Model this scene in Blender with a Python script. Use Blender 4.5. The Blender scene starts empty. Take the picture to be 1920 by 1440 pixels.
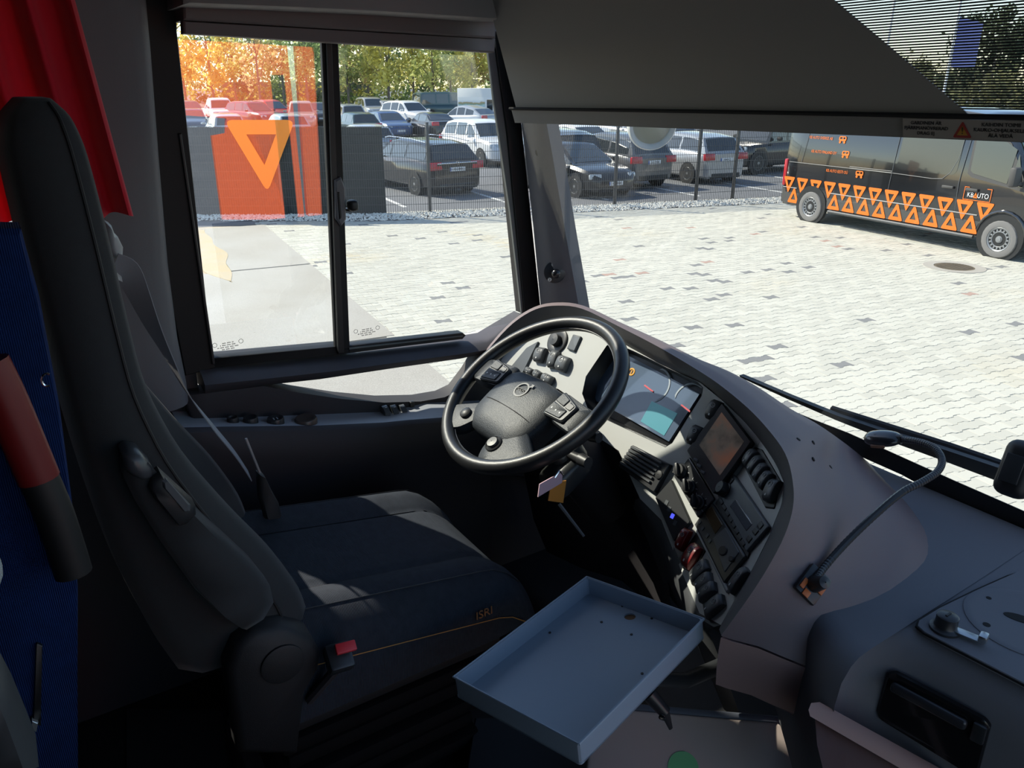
import bpy, bmesh, math, random
from mathutils import Vector, Matrix, Euler
from mathutils.geometry import tessellate_polygon
import numpy as np

# ---------------------------------------------------------------- camera, sky, sun, exposure
V = Vector
SC = bpy.context.scene
COL = SC.collection
FOC = 1450.0                                   # focal length in pixels of a 1920 px wide frame
PITCH = math.atan(560 / FOC)
AZ = math.radians(57)                          # the camera looks 57 degrees left of the bus' nose
EYE = V((0, 0, 2.55))
HF = V((-math.sin(AZ), math.cos(AZ), 0))       # horizontal heading of the view
HR = V((math.cos(AZ), math.sin(AZ), 0))
FW = HF * math.cos(PITCH) - V((0, 0, 1)) * math.sin(PITCH)
UPV = HF * math.sin(PITCH) + V((0, 0, 1)) * math.cos(PITCH)
cam = bpy.data.cameras.new('camera')
cam.sensor_width = 36; cam.sensor_fit = 'HORIZONTAL'
cam.lens = 36 * FOC / 1920
cam.clip_start = 0.02; cam.clip_end = 500
camo = bpy.data.objects.new('camera', cam); COL.objects.link(camo)
camo.matrix_world = Matrix(((HR.x, UPV.x, -FW.x, EYE.x), (HR.y, UPV.y, -FW.y, EYE.y), (HR.z, UPV.z, -FW.z, EYE.z), (0, 0, 0, 1)))
SC.camera = camo

SUN_AZ, SUN_EL = math.radians(57 + 61), math.radians(42)    # left of the nose, above the horizon
TOSUN = V((-math.sin(SUN_AZ) * math.cos(SUN_EL), math.cos(SUN_AZ) * math.cos(SUN_EL), math.sin(SUN_EL)))
w = bpy.data.worlds.new('sky'); SC.world = w; w.use_nodes = True
nt = w.node_tree
sky = nt.nodes.new('ShaderNodeTexSky'); sky.sky_type = 'NISHITA'
sky.sun_disc = False; sky.sun_elevation = SUN_EL; sky.altitude = 50; sky.dust_density = .5; sky.air_density = 1.0
sky.sun_rotation = math.atan2(TOSUN.x, TOSUN.y)
nt.nodes['Background'].inputs['Strength'].default_value = 0.20
nt.links.new(sky.outputs[0], nt.nodes['Background'].inputs['Color'])
sl = bpy.data.lights.new('sun', 'SUN'); sl.energy = 5.7; sl.angle = math.radians(0.6); sl.color = (1.0, 0.93, 0.80)
so = bpy.data.objects.new('sun', sl); COL.objects.link(so)
so.rotation_euler = TOSUN.to_track_quat('Z', 'Y').to_euler()
SC.view_settings.view_transform = 'Standard'; SC.view_settings.look = 'None'
SC.view_settings.exposure = 0.35; SC.view_settings.gamma = 1.0; SC.view_settings.use_curve_mapping = False

# ---------------------------------------------------------------- measuring helpers
def ray(x, y): return FW * FOC + HR * (x - 960) + UPV * (720 - y)
def onX(x, y, X): d = ray(x, y); return EYE + d * ((X - EYE.x) / d.x)
def onY(x, y, Y): d = ray(x, y); return EYE + d * ((Y - EYE.y) / d.y)
def onZ(x, y, Z): d = ray(x, y); return EYE + d * ((Z - EYE.z) / d.z)
def onP(x, y, p, n): d = ray(x, y); return EYE + d * ((p - EYE).dot(n) / d.dot(n))
GZ, KG = -.45, 1.176                            # the yard lies 3 m below the eye; layout units are 1.176 m
def lift(f): return max(0.0, f * KG - 46) * .035  # the far end of the car park rises
def G(f, r, z=0.0): return HF * (f * KG) + HR * (r * KG) + V((0, 0, z + GZ + lift(f)))         # yard coordinates: f ahead, r to the right
def frame(o, u, n):
    u = u.normalized(); n = (n - u * n.dot(u)).normalized(); v = n.cross(u)
    return Matrix(((u.x, v.x, n.x, o.x), (u.y, v.y, n.y, o.y), (u.z, v.z, n.z, o.z), (0, 0, 0, 1)))

# ---------------------------------------------------------------- materials
MATS = {}
def mat(name, col, rough=0.55, metal=0.0, spec=0.5, noise=None, bump=None, trans=0.0, emit=None, coat=0.0, sheen=0.0):
    if name in MATS: return MATS[name]
    m = bpy.data.materials.new(name); m.use_nodes = True; MATS[name] = m
    t = m.node_tree; b = t.nodes['Principled BSDF']
    b.inputs['Base Color'].default_value = (*col, 1); b.inputs['Roughness'].default_value = rough
    b.inputs['Metallic'].default_value = metal; b.inputs['Specular IOR Level'].default_value = spec
    b.inputs['Coat Weight'].default_value = coat; b.inputs['Sheen Weight'].default_value = sheen
    if emit:
        b.inputs['Emission Color'].default_value = (*emit[0], 1); b.inputs['Emission Strength'].default_value = emit[1]
    tc = t.nodes.new('ShaderNodeTexCoord')
    if noise:                                   # (scale, amount, second colour)
        n = t.nodes.new('ShaderNodeTexNoise'); n.inputs['Scale'].default_value = noise[0]; n.inputs['Detail'].default_value = 6
        t.links.new(tc.outputs['Object'], n.inputs['Vector'])
        r = t.nodes.new('ShaderNodeMapRange'); r.inputs[1].default_value = .35; r.inputs[2].default_value = .7
        r.inputs[3].default_value = 0; r.inputs[4].default_value = noise[1]
        t.links.new(n.outputs[0], r.inputs[0])
        x = t.nodes.new('ShaderNodeMix'); x.data_type = 'RGBA'
        x.inputs[6].default_value = (*col, 1); x.inputs[7].default_value = (*noise[2], 1)
        t.links.new(r.outputs[0], x.inputs[0]); t.links.new(x.outputs[2], b.inputs['Base Color'])
    if bump:                                    # (scale, strength)
        n2 = t.nodes.new('ShaderNodeTexNoise'); n2.inputs['Scale'].default_value = bump[0]; n2.inputs['Detail'].default_value = 3
        t.links.new(tc.outputs['Object'], n2.inputs['Vector'])
        bp = t.nodes.new('ShaderNodeBump'); bp.inputs['Strength'].default_value = bump[1]; bp.inputs['Distance'].default_value = .002
        t.links.new(n2.outputs[0], bp.inputs['Height']); t.links.new(bp.outputs[0], b.inputs['Normal'])
    return m

def attr_mat(name, rough=.8, translucent=0.0):
    """colour from the mesh's own per-face colour attribute"""
    if name in MATS: return MATS[name]
    m = bpy.data.materials.new(name); m.use_nodes = True; MATS[name] = m
    t = m.node_tree; b = t.nodes['Principled BSDF']; b.inputs['Roughness'].default_value = rough
    b.inputs['Specular IOR Level'].default_value = .25
    a = t.nodes.new('ShaderNodeVertexColor'); a.layer_name = 'tint'
    t.links.new(a.outputs[0], b.inputs['Base Color'])
    if translucent:
        tr = t.nodes.new('ShaderNodeBsdfTranslucent'); t.links.new(a.outputs[0], tr.inputs[0])
        mx = t.nodes.new('ShaderNodeMixShader'); mx.inputs[0].default_value = translucent
        t.links.new(b.outputs[0], mx.inputs[1]); t.links.new(tr.outputs[0], mx.inputs[2])
        t.links.new(mx.outputs[0], t.nodes['Material Output'].inputs['Surface'])
    return m

def glass(name, tint=(.95, .97, .96), refl=.08, rough=0.0, add=False):
    if name in MATS: return MATS[name]
    m = bpy.data.materials.new(name); m.use_nodes = True; MATS[name] = m
    t = m.node_tree; t.nodes.remove(t.nodes['Principled BSDF'])
    a = t.nodes.new('ShaderNodeBsdfTransparent'); a.inputs[0].default_value = (*tint, 1)
    g = t.nodes.new('ShaderNodeBsdfGlossy'); g.inputs['Roughness'].default_value = rough
    if add:
        g.inputs['Color'].default_value = (refl, refl, refl, 1); mx = t.nodes.new('ShaderNodeAddShader')
        t.links.new(a.outputs[0], mx.inputs[0]); t.links.new(g.outputs[0], mx.inputs[1])
    else:
        mx = t.nodes.new('ShaderNodeMixShader'); mx.inputs[0].default_value = refl
        t.links.new(a.outputs[0], mx.inputs[1]); t.links.new(g.outputs[0], mx.inputs[2])
    t.links.new(mx.outputs[0], t.nodes['Material Output'].inputs['Surface'])
    return m

def fabric(name, col, scale=700, strength=.6, rough=.9, ribs=None):
    m = mat(name, col, rough, spec=.2, noise=(60, .5, tuple(c * .6 for c in col)))
    t = m.node_tree; b = t.nodes['Principled BSDF']; tc = t.nodes.new('ShaderNodeTexCoord')
    wv = t.nodes.new('ShaderNodeTexWave'); wv.inputs['Scale'].default_value = ribs or scale / 6; wv.inputs['Distortion'].default_value = .6
    wv.bands_direction = 'Y'
    t.links.new(tc.outputs['Object'], wv.inputs['Vector'])
    bp = t.nodes.new('ShaderNodeBump'); bp.inputs['Strength'].default_value = strength; bp.inputs['Distance'].default_value = .0015
    t.links.new(wv.outputs[0], bp.inputs['Height']); t.links.new(bp.outputs[0], b.inputs['Normal'])
    return m

# ---------------------------------------------------------------- mesh helpers
class MB:
    """collects faces; build() links them as ONE mesh object"""
    def __init__(s): s.v = []; s.f = []; s.c = []
    def add(s, vs, fs, col=None):
        k = len(s.v); s.v += [tuple(p) for p in vs]; s.f += [tuple(i + k for i in f) for f in fs]
        if col is not None: s.c += [col] * len(fs)
        return s
    def bm(s, b, M=None):
        b.verts.ensure_lookup_table(); b.verts.index_update()
        s.add([(M @ v.co if M else v.co) for v in b.verts], [[v.index for v in f.verts] for f in b.faces]); b.free(); return s
    def box(s, M, size, bev=0.0, seg=2):
        """box of size (x,y,z) centred on frame M"""
        if isinstance(M, (Vector, tuple)): M = Matrix.Translation(V(M))
        b = bmesh.new(); bmesh.ops.create_cube(b, size=1)
        for v in b.verts: v.co = V((v.co.x * size[0], v.co.y * size[1], v.co.z * size[2]))
        if bev > 0:
            bmesh.ops.bevel(b, geom=list(b.edges), offset=min(bev, min(size) * .49), segments=seg, affect='EDGES', profile=.5)
        return s.bm(b, M)
    def span(s, a, b_, bev=0.0):
        a, b_ = V(a), V(b_); return s.box(Matrix.Translation((a + b_) / 2), [abs(x) for x in (b_ - a)], bev)
    def tube(s, pts, r, n=8, closed=False, flat=None):
        pts = [V(p) for p in pts]; m = len(pts); rings = []; prev = None
        for i, p in enumerate(pts):
            a = pts[(i - 1) % m] if (closed or i) else p; c = pts[(i + 1) % m] if (closed or i < m - 1) else p
            t = (c - a).normalized()
            if prev is None:
                h = V((0, 0, 1)) if abs(t.z) < .9 else V((1, 0, 0)); x = t.cross(h).normalized()
            else: x = (prev - t * prev.dot(t)).normalized()
            prev = x; y = t.cross(x)
            rr = r[i] if isinstance(r, (list, tuple)) else r
            fl = flat or 1
            rings.append([p + x * math.cos(2 * math.pi * k / n) * rr + y * math.sin(2 * math.pi * k / n) * rr * fl for k in range(n)])
        return s.loft(rings, closed, not closed)
    def loft(s, rings, closed=False, caps=True, ringclosed=True):
        n = len(rings[0]); m = len(rings); vs = [p for r in rings for p in r]; fs = []
        for i in range(m if closed else m - 1):
            for k in range(n if ringclosed else n - 1):
                fs.append((i * n + k, i * n + (k + 1) % n, ((i + 1) % m) * n + (k + 1) % n, ((i + 1) % m) * n + k))
        if caps and not closed and ringclosed: fs += [tuple(range(n - 1, -1, -1)), tuple((m - 1) * n + k for k in range(n))]
        return s.add(vs, fs)
    def lathe(s, M, prof, n=24):
        """profile [(radius, height)] turned about the frame's n axis"""
        rings = [[M @ V((r * math.cos(2 * math.pi * k / n), r * math.sin(2 * math.pi * k / n), h)) for k in range(n)] for r, h in prof]
        return s.loft(rings, caps=False)
    def prism(s, M, poly, z0, z1, inset=0.0, holes=()):
        """extruded outline (list of (x,y)), optional holes, with an optional bevelled top"""
        loops = [[V((x, y, 0)) for x, y in p] for p in (poly, *holes)]
        flat = [p for l in loops for p in l]
        tris = tessellate_polygon(loops)
        N = len(flat); tops = list(flat)
        if inset and not holes:
            cx = sum(p.x for p in flat) / N; cy = sum(p.y for p in flat) / N
            w_ = max(p.x for p in flat) - min(p.x for p in flat); h_ = max(p.y for p in flat) - min(p.y for p in flat)
            tops = [V((cx + (p.x - cx) * (1 - 2 * inset / w_), cy + (p.y - cy) * (1 - 2 * inset / h_), 0)) for p in flat]
        vs = [M @ V((p.x, p.y, z0)) for p in flat]
        fs = []; a = 0
        def orient(t): 
            p, q, r = (flat[i] for i in t); return t if (q - p).cross(r - p).z > 0 else t[::-1]
        if inset and not holes:
            vs += [M @ V((p.x, p.y, z1 - inset)) for p in flat] + [M @ V((p.x, p.y, z1)) for p in tops]; K = 2
        else: vs += [M @ V((p.x, p.y, z1)) for p in flat]; K = 1
        for li, l in enumerate(loops):
            n = len(l); area = sum(l[i].x * l[(i + 1) % n].y - l[(i + 1) % n].x * l[i].y for i in range(n))
            ccw = (area > 0) == (li == 0)
            for i in range(n):
                j = (i + 1) % n
                for k in range(K):
                    q = (a + i + k * N, a + j + k * N, a + j + (k + 1) * N, a + i + (k + 1) * N)
                    fs.append(q if ccw else q[::-1])
            a += n
        for t in tris:
            t = orient(tuple(t)); fs.append(tuple(i + K * N for i in t)); fs.append(t[::-1])
        return s.add(vs, fs)
    def build(s, name, m=None, parent=None, smooth=40, stuff=False, kind=None, label=None):
        me = bpy.data.meshes.new(name); me.from_pydata(s.v, [], s.f)
        if s.c:
            ca = me.color_attributes.new('tint', 'FLOAT_COLOR', 'CORNER')
            tot = np.array([p.loop_total for p in me.polygons]); arr = np.array([(*c, 1.0) for c in s.c], dtype=np.float32)
            ca.data.foreach_set('color', np.repeat(arr, tot, axis=0).ravel())
        if m: me.materials.append(m)
        if smooth:
            me.polygons.foreach_set('use_smooth', [True] * len(me.polygons)); me.set_sharp_from_angle(angle=math.radians(smooth))
        me.update()
        o = bpy.data.objects.new(name, me); COL.objects.link(o)
        if parent: hang(o, parent)
        if stuff: o['kind'] = 'stuff'
        if kind: o['kind'] = kind
        if label: o['label'] = label
        return o

LOCAL = set()                                   # things whose parts are built in the thing's own coordinates
def hang(o, parent):
    """parent while keeping the world position the mesh was built in"""
    o.parent = parent
    q = parent
    while q.parent: q = q.parent
    if q.name in LOCAL: return
    M = Matrix.Identity(4); p = parent
    chain = []
    while p: chain.append(p); p = p.parent
    for q in reversed(chain): M = M @ q.matrix_parent_inverse @ q.matrix_basis
    o.matrix_parent_inverse = M.inverted()
def tag(o, label, cat, group=None):
    o['label'] = label; o['category'] = cat
    if group: o['group'] = group
    return o
def thing(name, label, cat, loc=(0, 0, 0), group=None):
    o = bpy.data.objects.new(name, None); COL.objects.link(o); o.location = loc; o.empty_display_size = .05
    return tag(o, label, cat, group)
def struct(o): o['kind'] = 'structure'; return o
def root(name, loc=(0, 0, 0)):
    o = bpy.data.objects.new(name, None); COL.objects.link(o); o.location = loc; o.empty_display_size = .05; return struct(o)
def text(name, s, size, M, m, parent, depth=.0005, align='CENTER', sx=1.0, label=None):
    cu = bpy.data.curves.new(name, 'FONT'); cu.body = s; cu.size = size; cu.align_x = align; cu.align_y = 'CENTER'
    cu.extrude = depth; cu.resolution_u = 3
    tmp = bpy.data.objects.new(name, cu); me = bpy.data.meshes.new_from_object(tmp); bpy.data.objects.remove(tmp)
    me.transform(M @ Matrix.Diagonal((sx, 1, 1, 1))); me.materials.append(m)
    o = bpy.data.objects.new(name, me); COL.objects.link(o); hang(o, parent)
    if label: o['label'] = label
    return o
def smoothcurve(pts, n=6, closed=False):
    """Catmull-Rom through the points"""
    pts = [V(p) for p in pts]; out = []; m = len(pts)
    for i in range(m if closed else m - 1):
        if closed: p0, p1, p2, p3 = pts[i - 1], pts[i], pts[(i + 1) % m], pts[(i + 2) % m]
        else: p0, p1, p2, p3 = pts[max(i - 1, 0)], pts[i], pts[i + 1], pts[min(i + 2, m - 1)]
        for k in range(n):
            t = k / n
            out.append(.5 * ((2 * p1) + (p2 - p0) * t + (2 * p0 - 5 * p1 + 4 * p2 - p3) * t * t + (3 * p1 - p0 - 3 * p2 + p3) * t ** 3))
    if not closed: out.append(pts[-1])
    return out
def roundrect(w_, h_, r, n=4):
    o = []
    for cx, cy, a0 in ((w_ / 2 - r, h_ / 2 - r, 0), (-w_ / 2 + r, h_ / 2 - r, 90), (-w_ / 2 + r, -h_ / 2 + r, 180), (w_ / 2 - r, -h_ / 2 + r, 270)):
        for k in range(n + 1):
            a = math.radians(a0 + 90 * k / n); o.append((cx + r * math.cos(a), cy + r * math.sin(a)))
    return o
def circle(r, n=16): return [(r * math.cos(2 * math.pi * k / n), r * math.sin(2 * math.pi * k / n)) for k in range(n)]
T3 = lambda x, y, z=0: Matrix.Translation((x, y, z))
rnd = random.Random(7)
# ================================================================ the cab shell
M_TRIM = mat('charcoal trim', (.062, .058, .066), .6, noise=(40, .25, (.04, .038, .042)), bump=(900, .12))
M_TRIM2 = mat('grey pillar trim', (.12, .117, .127), .65, bump=(900, .15))
M_DARK = mat('dark lower trim', (.036, .032, .036), .7, bump=(700, .12))
M_BLACK = mat('black rubber', (.008, .008, .009), .5)
M_FRAME = mat('black window frame', (.007, .007, .008), .55, spec=.3)
M_GASK = mat('grey gasket', (.13, .14, .135), .55)
M_HEAD = mat('headlining', (.05, .048, .047), .8)
M_FLOOR = mat('dark floor covering', (.012, .012, .013), .6, noise=(30, .4, (.02, .02, .022)))
M_GLASS = glass('side glass', (.95, .965, .955), .05)
M_GLASSR = glass('reflecting side glass', (.93, .95, .94), .15, add=True)
M_WS = glass('windscreen glass', (.95, .965, .955), .045)

def ws(X, z): return 1.47 - .33 * (z - 1.8) - .12 * ((X + .56) / 1.2) ** 2
def onWS(x, y, off=0.0):
    Y = 1.3
    for _ in range(8): p = onY(x, y, Y); Y = ws(p.x, p.z) - off
    return p
def slabX(name, pts, X, t, m, parent=None, bev=.002, **k):
    """a plate outlined on the plane X, t thick towards the outside"""
    q = [onX(x, y, X) for x, y in pts]; b = MB()
    M = Matrix(((0, 0, 1, X), (1, 0, 0, 0), (0, 1, 0, 0), (0, 0, 0, 1)))
    b.prism(M, [(p.y, p.z) for p in q], -t, 0, bev)
    return b.build(name, m, parent, **k)

# floor, ceiling, walls
struct(MB().span((-1.85, -3, 1.0), (.68, 1.5, 1.1)).build('floor', M_FLOOR))
struct(MB().span((-1.85, -3, 3.0), (.70, .95, 3.08)).build('ceiling', M_HEAD))
struct(MB().span((-1.85, -3.1, .9), (.70, -3, 3.0)).build('wall_back', M_DARK))
struct(MB().span((-1.85, 1.47, .4), (.68, 1.53, 1.74)).build('wall_front', M_DARK))
b = MB(); b.span((.64, -3, .9), (.70, -.05, 3.0)); b.span((.64, -.05, .9), (.70, .47, 1.5)); b.span((.64, -.05, 2.8), (.70, .47, 3.0))  # unseen wall, kept solid to cut cabin fill light, opened beside the door
struct(b.build('wall_right', M_DARK))
# passenger door on the right: frame and glass, seen only in reflections
d = root('door_1', (.66, 1.0, .5))
b = MB(); b.span((.64, .49, .45), (.68, .55, 2.95)); b.span((.64, 1.30, .45), (.68, 1.36, 2.6)); b.span((.64, .55, .45), (.68, 1.3, 1.05)); b.span((.64, .55, 2.85), (.68, 1.15, 2.95))
b.build('door_frame', M_FRAME, d)
# left wall, below and behind the driver's window
Xo = -1.80
b = MB(); b.span((-1.86, -3, .9), (-1.80, .33, 1.75)); b.span((-1.86, -3, 2.72), (-1.80, 1.1, 3.0)); b.span((-1.86, .06, 1.75), (-1.80, .30, 2.72)); b.span((-1.86, -3, 1.75), (-1.80, .06, 2.26)); b.span((-1.86, -3, 2.26), (-1.80, -.55, 2.72))  # wall carried up to the curtain hem against sun leak; opening backlights curtain
struct(b.build('wall_left', M_DARK))

struct(MB().span((-1.86, .33, .4), (-1.80, 1.52, 1.70)).build('wall_left_lower', M_DARK))
# sill rail under the sliding window
top = [(372, 692), (500, 683), (640, 668), (770, 653), (880, 640), (915, 634), (985, 592)]
bot = [(385, 738), (490, 723), (600, 711), (740, 690), (860, 673), (905, 664), (985, 640)]
rings = []
for (a, c) in zip(top, bot):
    p = onX(*a, -1.79); q = onX(*c, -1.76); h = p.z - q.z
    rings.append([V((-1.85, p.y, p.z)), V((-1.79, p.y, p.z)), V((-1.765, (p.y + q.y) / 2, p.z - h * .15)), V((-1.745, (p.y + q.y) / 2, p.z - h * .5)), V((-1.76, q.y, q.z)), V((-1.85, q.y, q.z))])
struct(MB().loft(rings).build('trim_1', M_TRIM, smooth=60))
# lower wall panel with the curved top that bounds the quarter glass
struct(slabX('trim_2', [(340, 742), (385, 736), (490, 723), (560, 736), (640, 748), (720, 755), (790, 753), (835, 745), (860, 733), (885, 700), (905, 666), (990, 640), (1010, 900), (380, 830)], -1.76, .06, M_DARK, bev=.006, smooth=60))
# ledge with its rounded nose and the door panel below it
up = [(330, 787), (427, 785), (560, 780), (709, 774), (760, 766), (800, 757), (900, 752)]
lo = [(340, 803), (434, 801), (595, 799), (721, 793), (770, 788), (824, 784), (920, 775)]
r1 = []; r2 = []
for a, c in zip(up, lo):
    p = onX(*a, -1.755); q = onX(*c, -1.675); q2 = onX(c[0] + 1, c[1] + 9, -1.66)
    r1.append([V((-1.8, p.y, p.z + .004)), p, q, V((-1.68, q.y, q.z - .02)), V((-1.8, p.y, p.z - .03))])
    r2.append([q + V((0, 0, .001)), q + V((.012, 0, -.004)), q2, V((-1.655, q2.y, q2.z - .07)), V((-1.665, q2.y, q2.z - .09)), V((-1.665, q2.y, 1.1)), V((-1.8, q2.y, 1.1)), V((-1.8, q2.y, q.z - .03))])
M_LEDGE = mat('grey ledge', (.38, .40, .44), .55, bump=(900, .1))
struct(MB().loft(r1).build('trim_3', M_LEDGE, smooth=35))
struct(MB().loft(r2).build('trim_4', M_DARK, smooth=50))
# pillar between the driver's window and the first passenger window
rt = [(272, -40), (285, 100), (300, 300), (317, 500), (335, 640), (352, 725), (356, 760)]
rings = []
for x, y in rt:
    p = onX(x, y, -1.715); z = p.z
    rings.append([V((-1.79, p.y + .004, z)), V((-1.745, p.y + .003, z)), V((-1.727, p.y - .003, z)), V((-1.714, p.y - .014, z)), V((-1.704, p.y - .034, z)), V((-1.70, p.y - .07, z)), V((-1.70, p.y - .20, z)), V((-1.79, p.y - .20, z))])
struct(MB().loft(rings).build('trim_5', M_TRIM2, smooth=70))

# ---------------------------------------------------------------- window_1: the sliding driver's window
W = root('window_1', (-1.8, .7, 2.3))
slabX('frame_post', [(262, -30), (330, -30), (332, 60), (398, 668), (404, 690), (348, 705), (312, 520), (282, 230)], -1.785, .035, M_FRAME, W)
slabX('frame_bar', [(335, 250), (341, 250), (404, 684), (398, 684)], -1.778, .02, M_BLACK, W)
slabX('mullion', [(602, 60), (634, 60), (656, 655), (629, 658)], -1.785, .012, M_FRAME, W)
slabX('mullion_lip', [(612, 60), (622, 60), (645, 662), (634, 664)], -1.775, .02, M_BLACK, W)
slabX('bottom_rail', [(388, 672), (628, 650), (660, 648), (660, 662), (628, 666), (392, 690)], -1.786, .05, M_FRAME, W)
slabX('slide_channel', [(655, 648), (868, 624), (874, 629), (868, 636), (655, 662)], -1.784, .03, M_BLACK, W)
slabX('slide_channel', [(655, 652), (868, 629), (868, 631), (655, 655)], -1.781, .006, M_GASK, W, bev=.0005)
slabX('front_gasket', [(914, 85), (937, 85), (949, 190), (975, 400), (993, 588), (979, 592), (957, 400), (926, 190)], -1.79, .008, M_GASK, W)
slabX('front_gasket', [(926, 60), (950, 50), (978, 235), (1014, 575), (985, 590), (952, 250)], -1.782, .05, M_BLACK, W)
p1 = slabX('pane', [(318, 30), (620, 60), (645, 668), (390, 688)], -1.81, .004, M_GLASSR, W, bev=0)
p2 = slabX('pane', [(615, 60), (930, 80), (990, 600), (640, 668)], -1.80, .004, M_GLASS, W, bev=0)
# etched safety marks
M_ETCH = mat('etched print', (.05, .05, .05), .6)
def facing_px(x, y, X):
    p = onX(x, y, X); return Matrix(((0, 0, 1, p.x), (1, 0, 0, p.y), (0, 1, 0, p.z), (0, 0, 0, 1)))
for (x, y, X) in ((428, 648, -1.809), (688, 622, -1.799)):
    Mf = facing_px(x, y, X)
    b = MB()
    for dx in (-.030, .030):
        b.prism(Mf @ T3(dx, .006), circle(.0055, 14), 0, .0004, holes=[circle(.0046, 14)])
    for k, w_ in enumerate((.030, .036, .05, .030)):
        n = int(w_ / .0022)
        for i in range(n):
            if (i * 7 + k * 3) % 5: b.prism(Mf @ T3(-w_ / 2 + i * .0022, .006 - k * .005), [(0, 0), (.0014, 0), (.0014, .0024), (0, .0024)], 0, .0004)
    b.build('etched_mark', M_ETCH, W, smooth=0)
# latch and knob
slabX('latch', [(629, 338), (640, 332), (648, 352), (650, 412), (640, 425), (630, 410)], -1.765, .025, M_TRIM2, W, bev=.004)
slabX('latch_plate', [(633, 360), (637, 360), (641, 408), (637, 412)], -1.762, .01, M_BLACK, W)
p = onX(661, 385, -1.765)
b = MB(); b.box(T3(p.x, p.y, p.z), (.03, .022, .026), .008, 3); b.box(T3(p.x - .02, p.y, p.z - .012), (.03, .022, .006), .002)
b.build('latch_knob', M_BLACK, W, smooth=60)
# lower quarter glass
W2 = root('window_2', (-1.8, .7, 1.85))
slabX('pane', [(440, 730), (905, 655), (905, 760), (500, 775)], -1.805, .004, M_GLASS, W2, bev=0)

# ---------------------------------------------------------------- left windscreen pillar
le = [(944, 30), (968, 150), (987, 330), (1002, 460), (1016, 590), (1022, 640)]
ri = [(985, -10), (1004, 130), (1033, 245), (1057, 400), (1084, 570), (1092, 620)]
rings = []
for a, c in zip(le, ri):
    p = onX(*a, -1.755); q = onX(*c, -1.665); z = (p.z + q.z) / 2
    p = V((p.x, p.y, z)); q = V((q.x, q.y, z))
    m_ = (p + q) / 2 + V((.018, -.012, 0))
    rings.append([p + V((-.045, .03, 0)), p + V((-.006, .0, 0)), p + V((.004, -.006, 0)), m_, q + V((-.004, -.004, 0)), q + V((.003, .004, 0)), q + V((-.01, .05, 0)), p + V((-.03, .09, 0))])
struct(MB().loft(rings).build('trim_6', M_TRIM2, smooth=50))
# ---------------------------------------------------------------- windscreen
WS = root('window_3', (-.56, 1.4, 2.3))
xs = [-1.70 + 2.36 * i / 24 for i in range(25)]; zs = [1.76 + 1.24 * i / 12 for i in range(13)]
def sheet(x0, x1, z0, z1, off, t, nx=24, nz=2):
    A = [[V((x0 + (x1 - x0) * i / nx, ws(x0 + (x1 - x0) * i / nx, z0 + (z1 - z0) * j / nz) - off, z0 + (z1 - z0) * j / nz)) for i in range(nx + 1)] for j in range(nz + 1)]
    Bk = [[p + V((0, t, 0)) for p in r] for r in A]
    return MB().loft([a + c[::-1] for a, c in zip(A, Bk)])
sheet(-1.71, .66, 1.74, 3.0, 0, .005, 24, 12).build('pane', M_WS, WS, smooth=60)
# ================================================================ the yard outside
PAVE_A = math.radians(66)                                      # direction of the paver rows, from the view heading
pu = HF * math.cos(PAVE_A) + HR * math.sin(PAVE_A); pv = V((-pu.y, pu.x, 0))
def yardmat(name, c1, c2, scale, rough=.9, c3=None):
    m = mat(name, c1, rough, spec=.2, noise=(scale, .8, c2)); 
    t = m.node_tree; b = t.nodes['Principled BSDF']
    lk = b.inputs['Base Color'].links[0].from_socket
    tc = t.nodes.new('ShaderNodeTexCoord'); n = t.nodes.new('ShaderNodeTexNoise'); n.inputs['Scale'].default_value = 90; n.inputs['Detail'].default_value = 8
    t.links.new(tc.outputs['Object'], n.inputs['Vector'])
    r = t.nodes.new('ShaderNodeMapRange'); r.inputs[1].default_value = .3; r.inputs[2].default_value = .7; r.inputs[3].default_value = .78; r.inputs[4].default_value = 1.12
    t.links.new(n.outputs[0], r.inputs[0])
    mx = t.nodes.new('ShaderNodeMix'); mx.data_type = 'RGBA'; mx.blend_type = 'MULTIPLY'; mx.inputs[0].default_value = 1
    t.links.new(lk, mx.inputs[6]); t.links.new(r.outputs[0], mx.inputs[7]); t.links.new(mx.outputs[2], b.inputs['Base Color'])
    return m
M_JOINT = yardmat('sand joint', (.40, .38, .32), (.32, .30, .26), 1.5)
M_CONC = yardmat('pale concrete', (.46, .44, .40), (.40, .37, .32), .8)
M_SAND = yardmat('sandy asphalt', (.52, .45, .36), (.42, .385, .33), .7)
M_RUST = yardmat('rust sand stain', (.56, .45, .28), (.53, .46, .36), 3)
M_ASPH = yardmat('car park asphalt', (.20, .205, .215), (.16, .165, .175), .6)
M_PAV = attr_mat('concrete paver', .9)
def poly_ground(name, pts, z, m, t=.04):
    b = MB(); b.prism(Matrix.Translation((0, 0, GZ)), [(G(f, r).x, G(f, r).y) for f, r in pts], z - t, z)
    return struct(b.build(name, m, smooth=0))
struct(MB().span((-190, -90, GZ - .5), (150, 180, GZ - .06)).build('ground', M_ASPH))
poly_ground('ground_asphalt', [(14, -40), (14.8, -6.9), (15.6, -4.6), (15.6, -2.2), (18.9, 7.6), (24, 24), (39.2, 34), (39.2, -50)], -.015, M_ASPH)
b = MB(); q = [G(39.2, -60, -.015), G(39.2, 60, -.015), G(100, 110, -.015), G(100, -110, -.015)]; b.loft([q, [p - V((0, 0, .05)) for p in q]]); struct(b.build('ground_rise', M_ASPH, smooth=0))
poly_ground('ground_lot', [(29, -26), (29.3, -9), (27.5, 1), (29.5, 12), (35, 12), (35, -28)], -.008, yardmat('sandy lot', (.44, .37, .32), (.36, .31, .27), .6))
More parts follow.
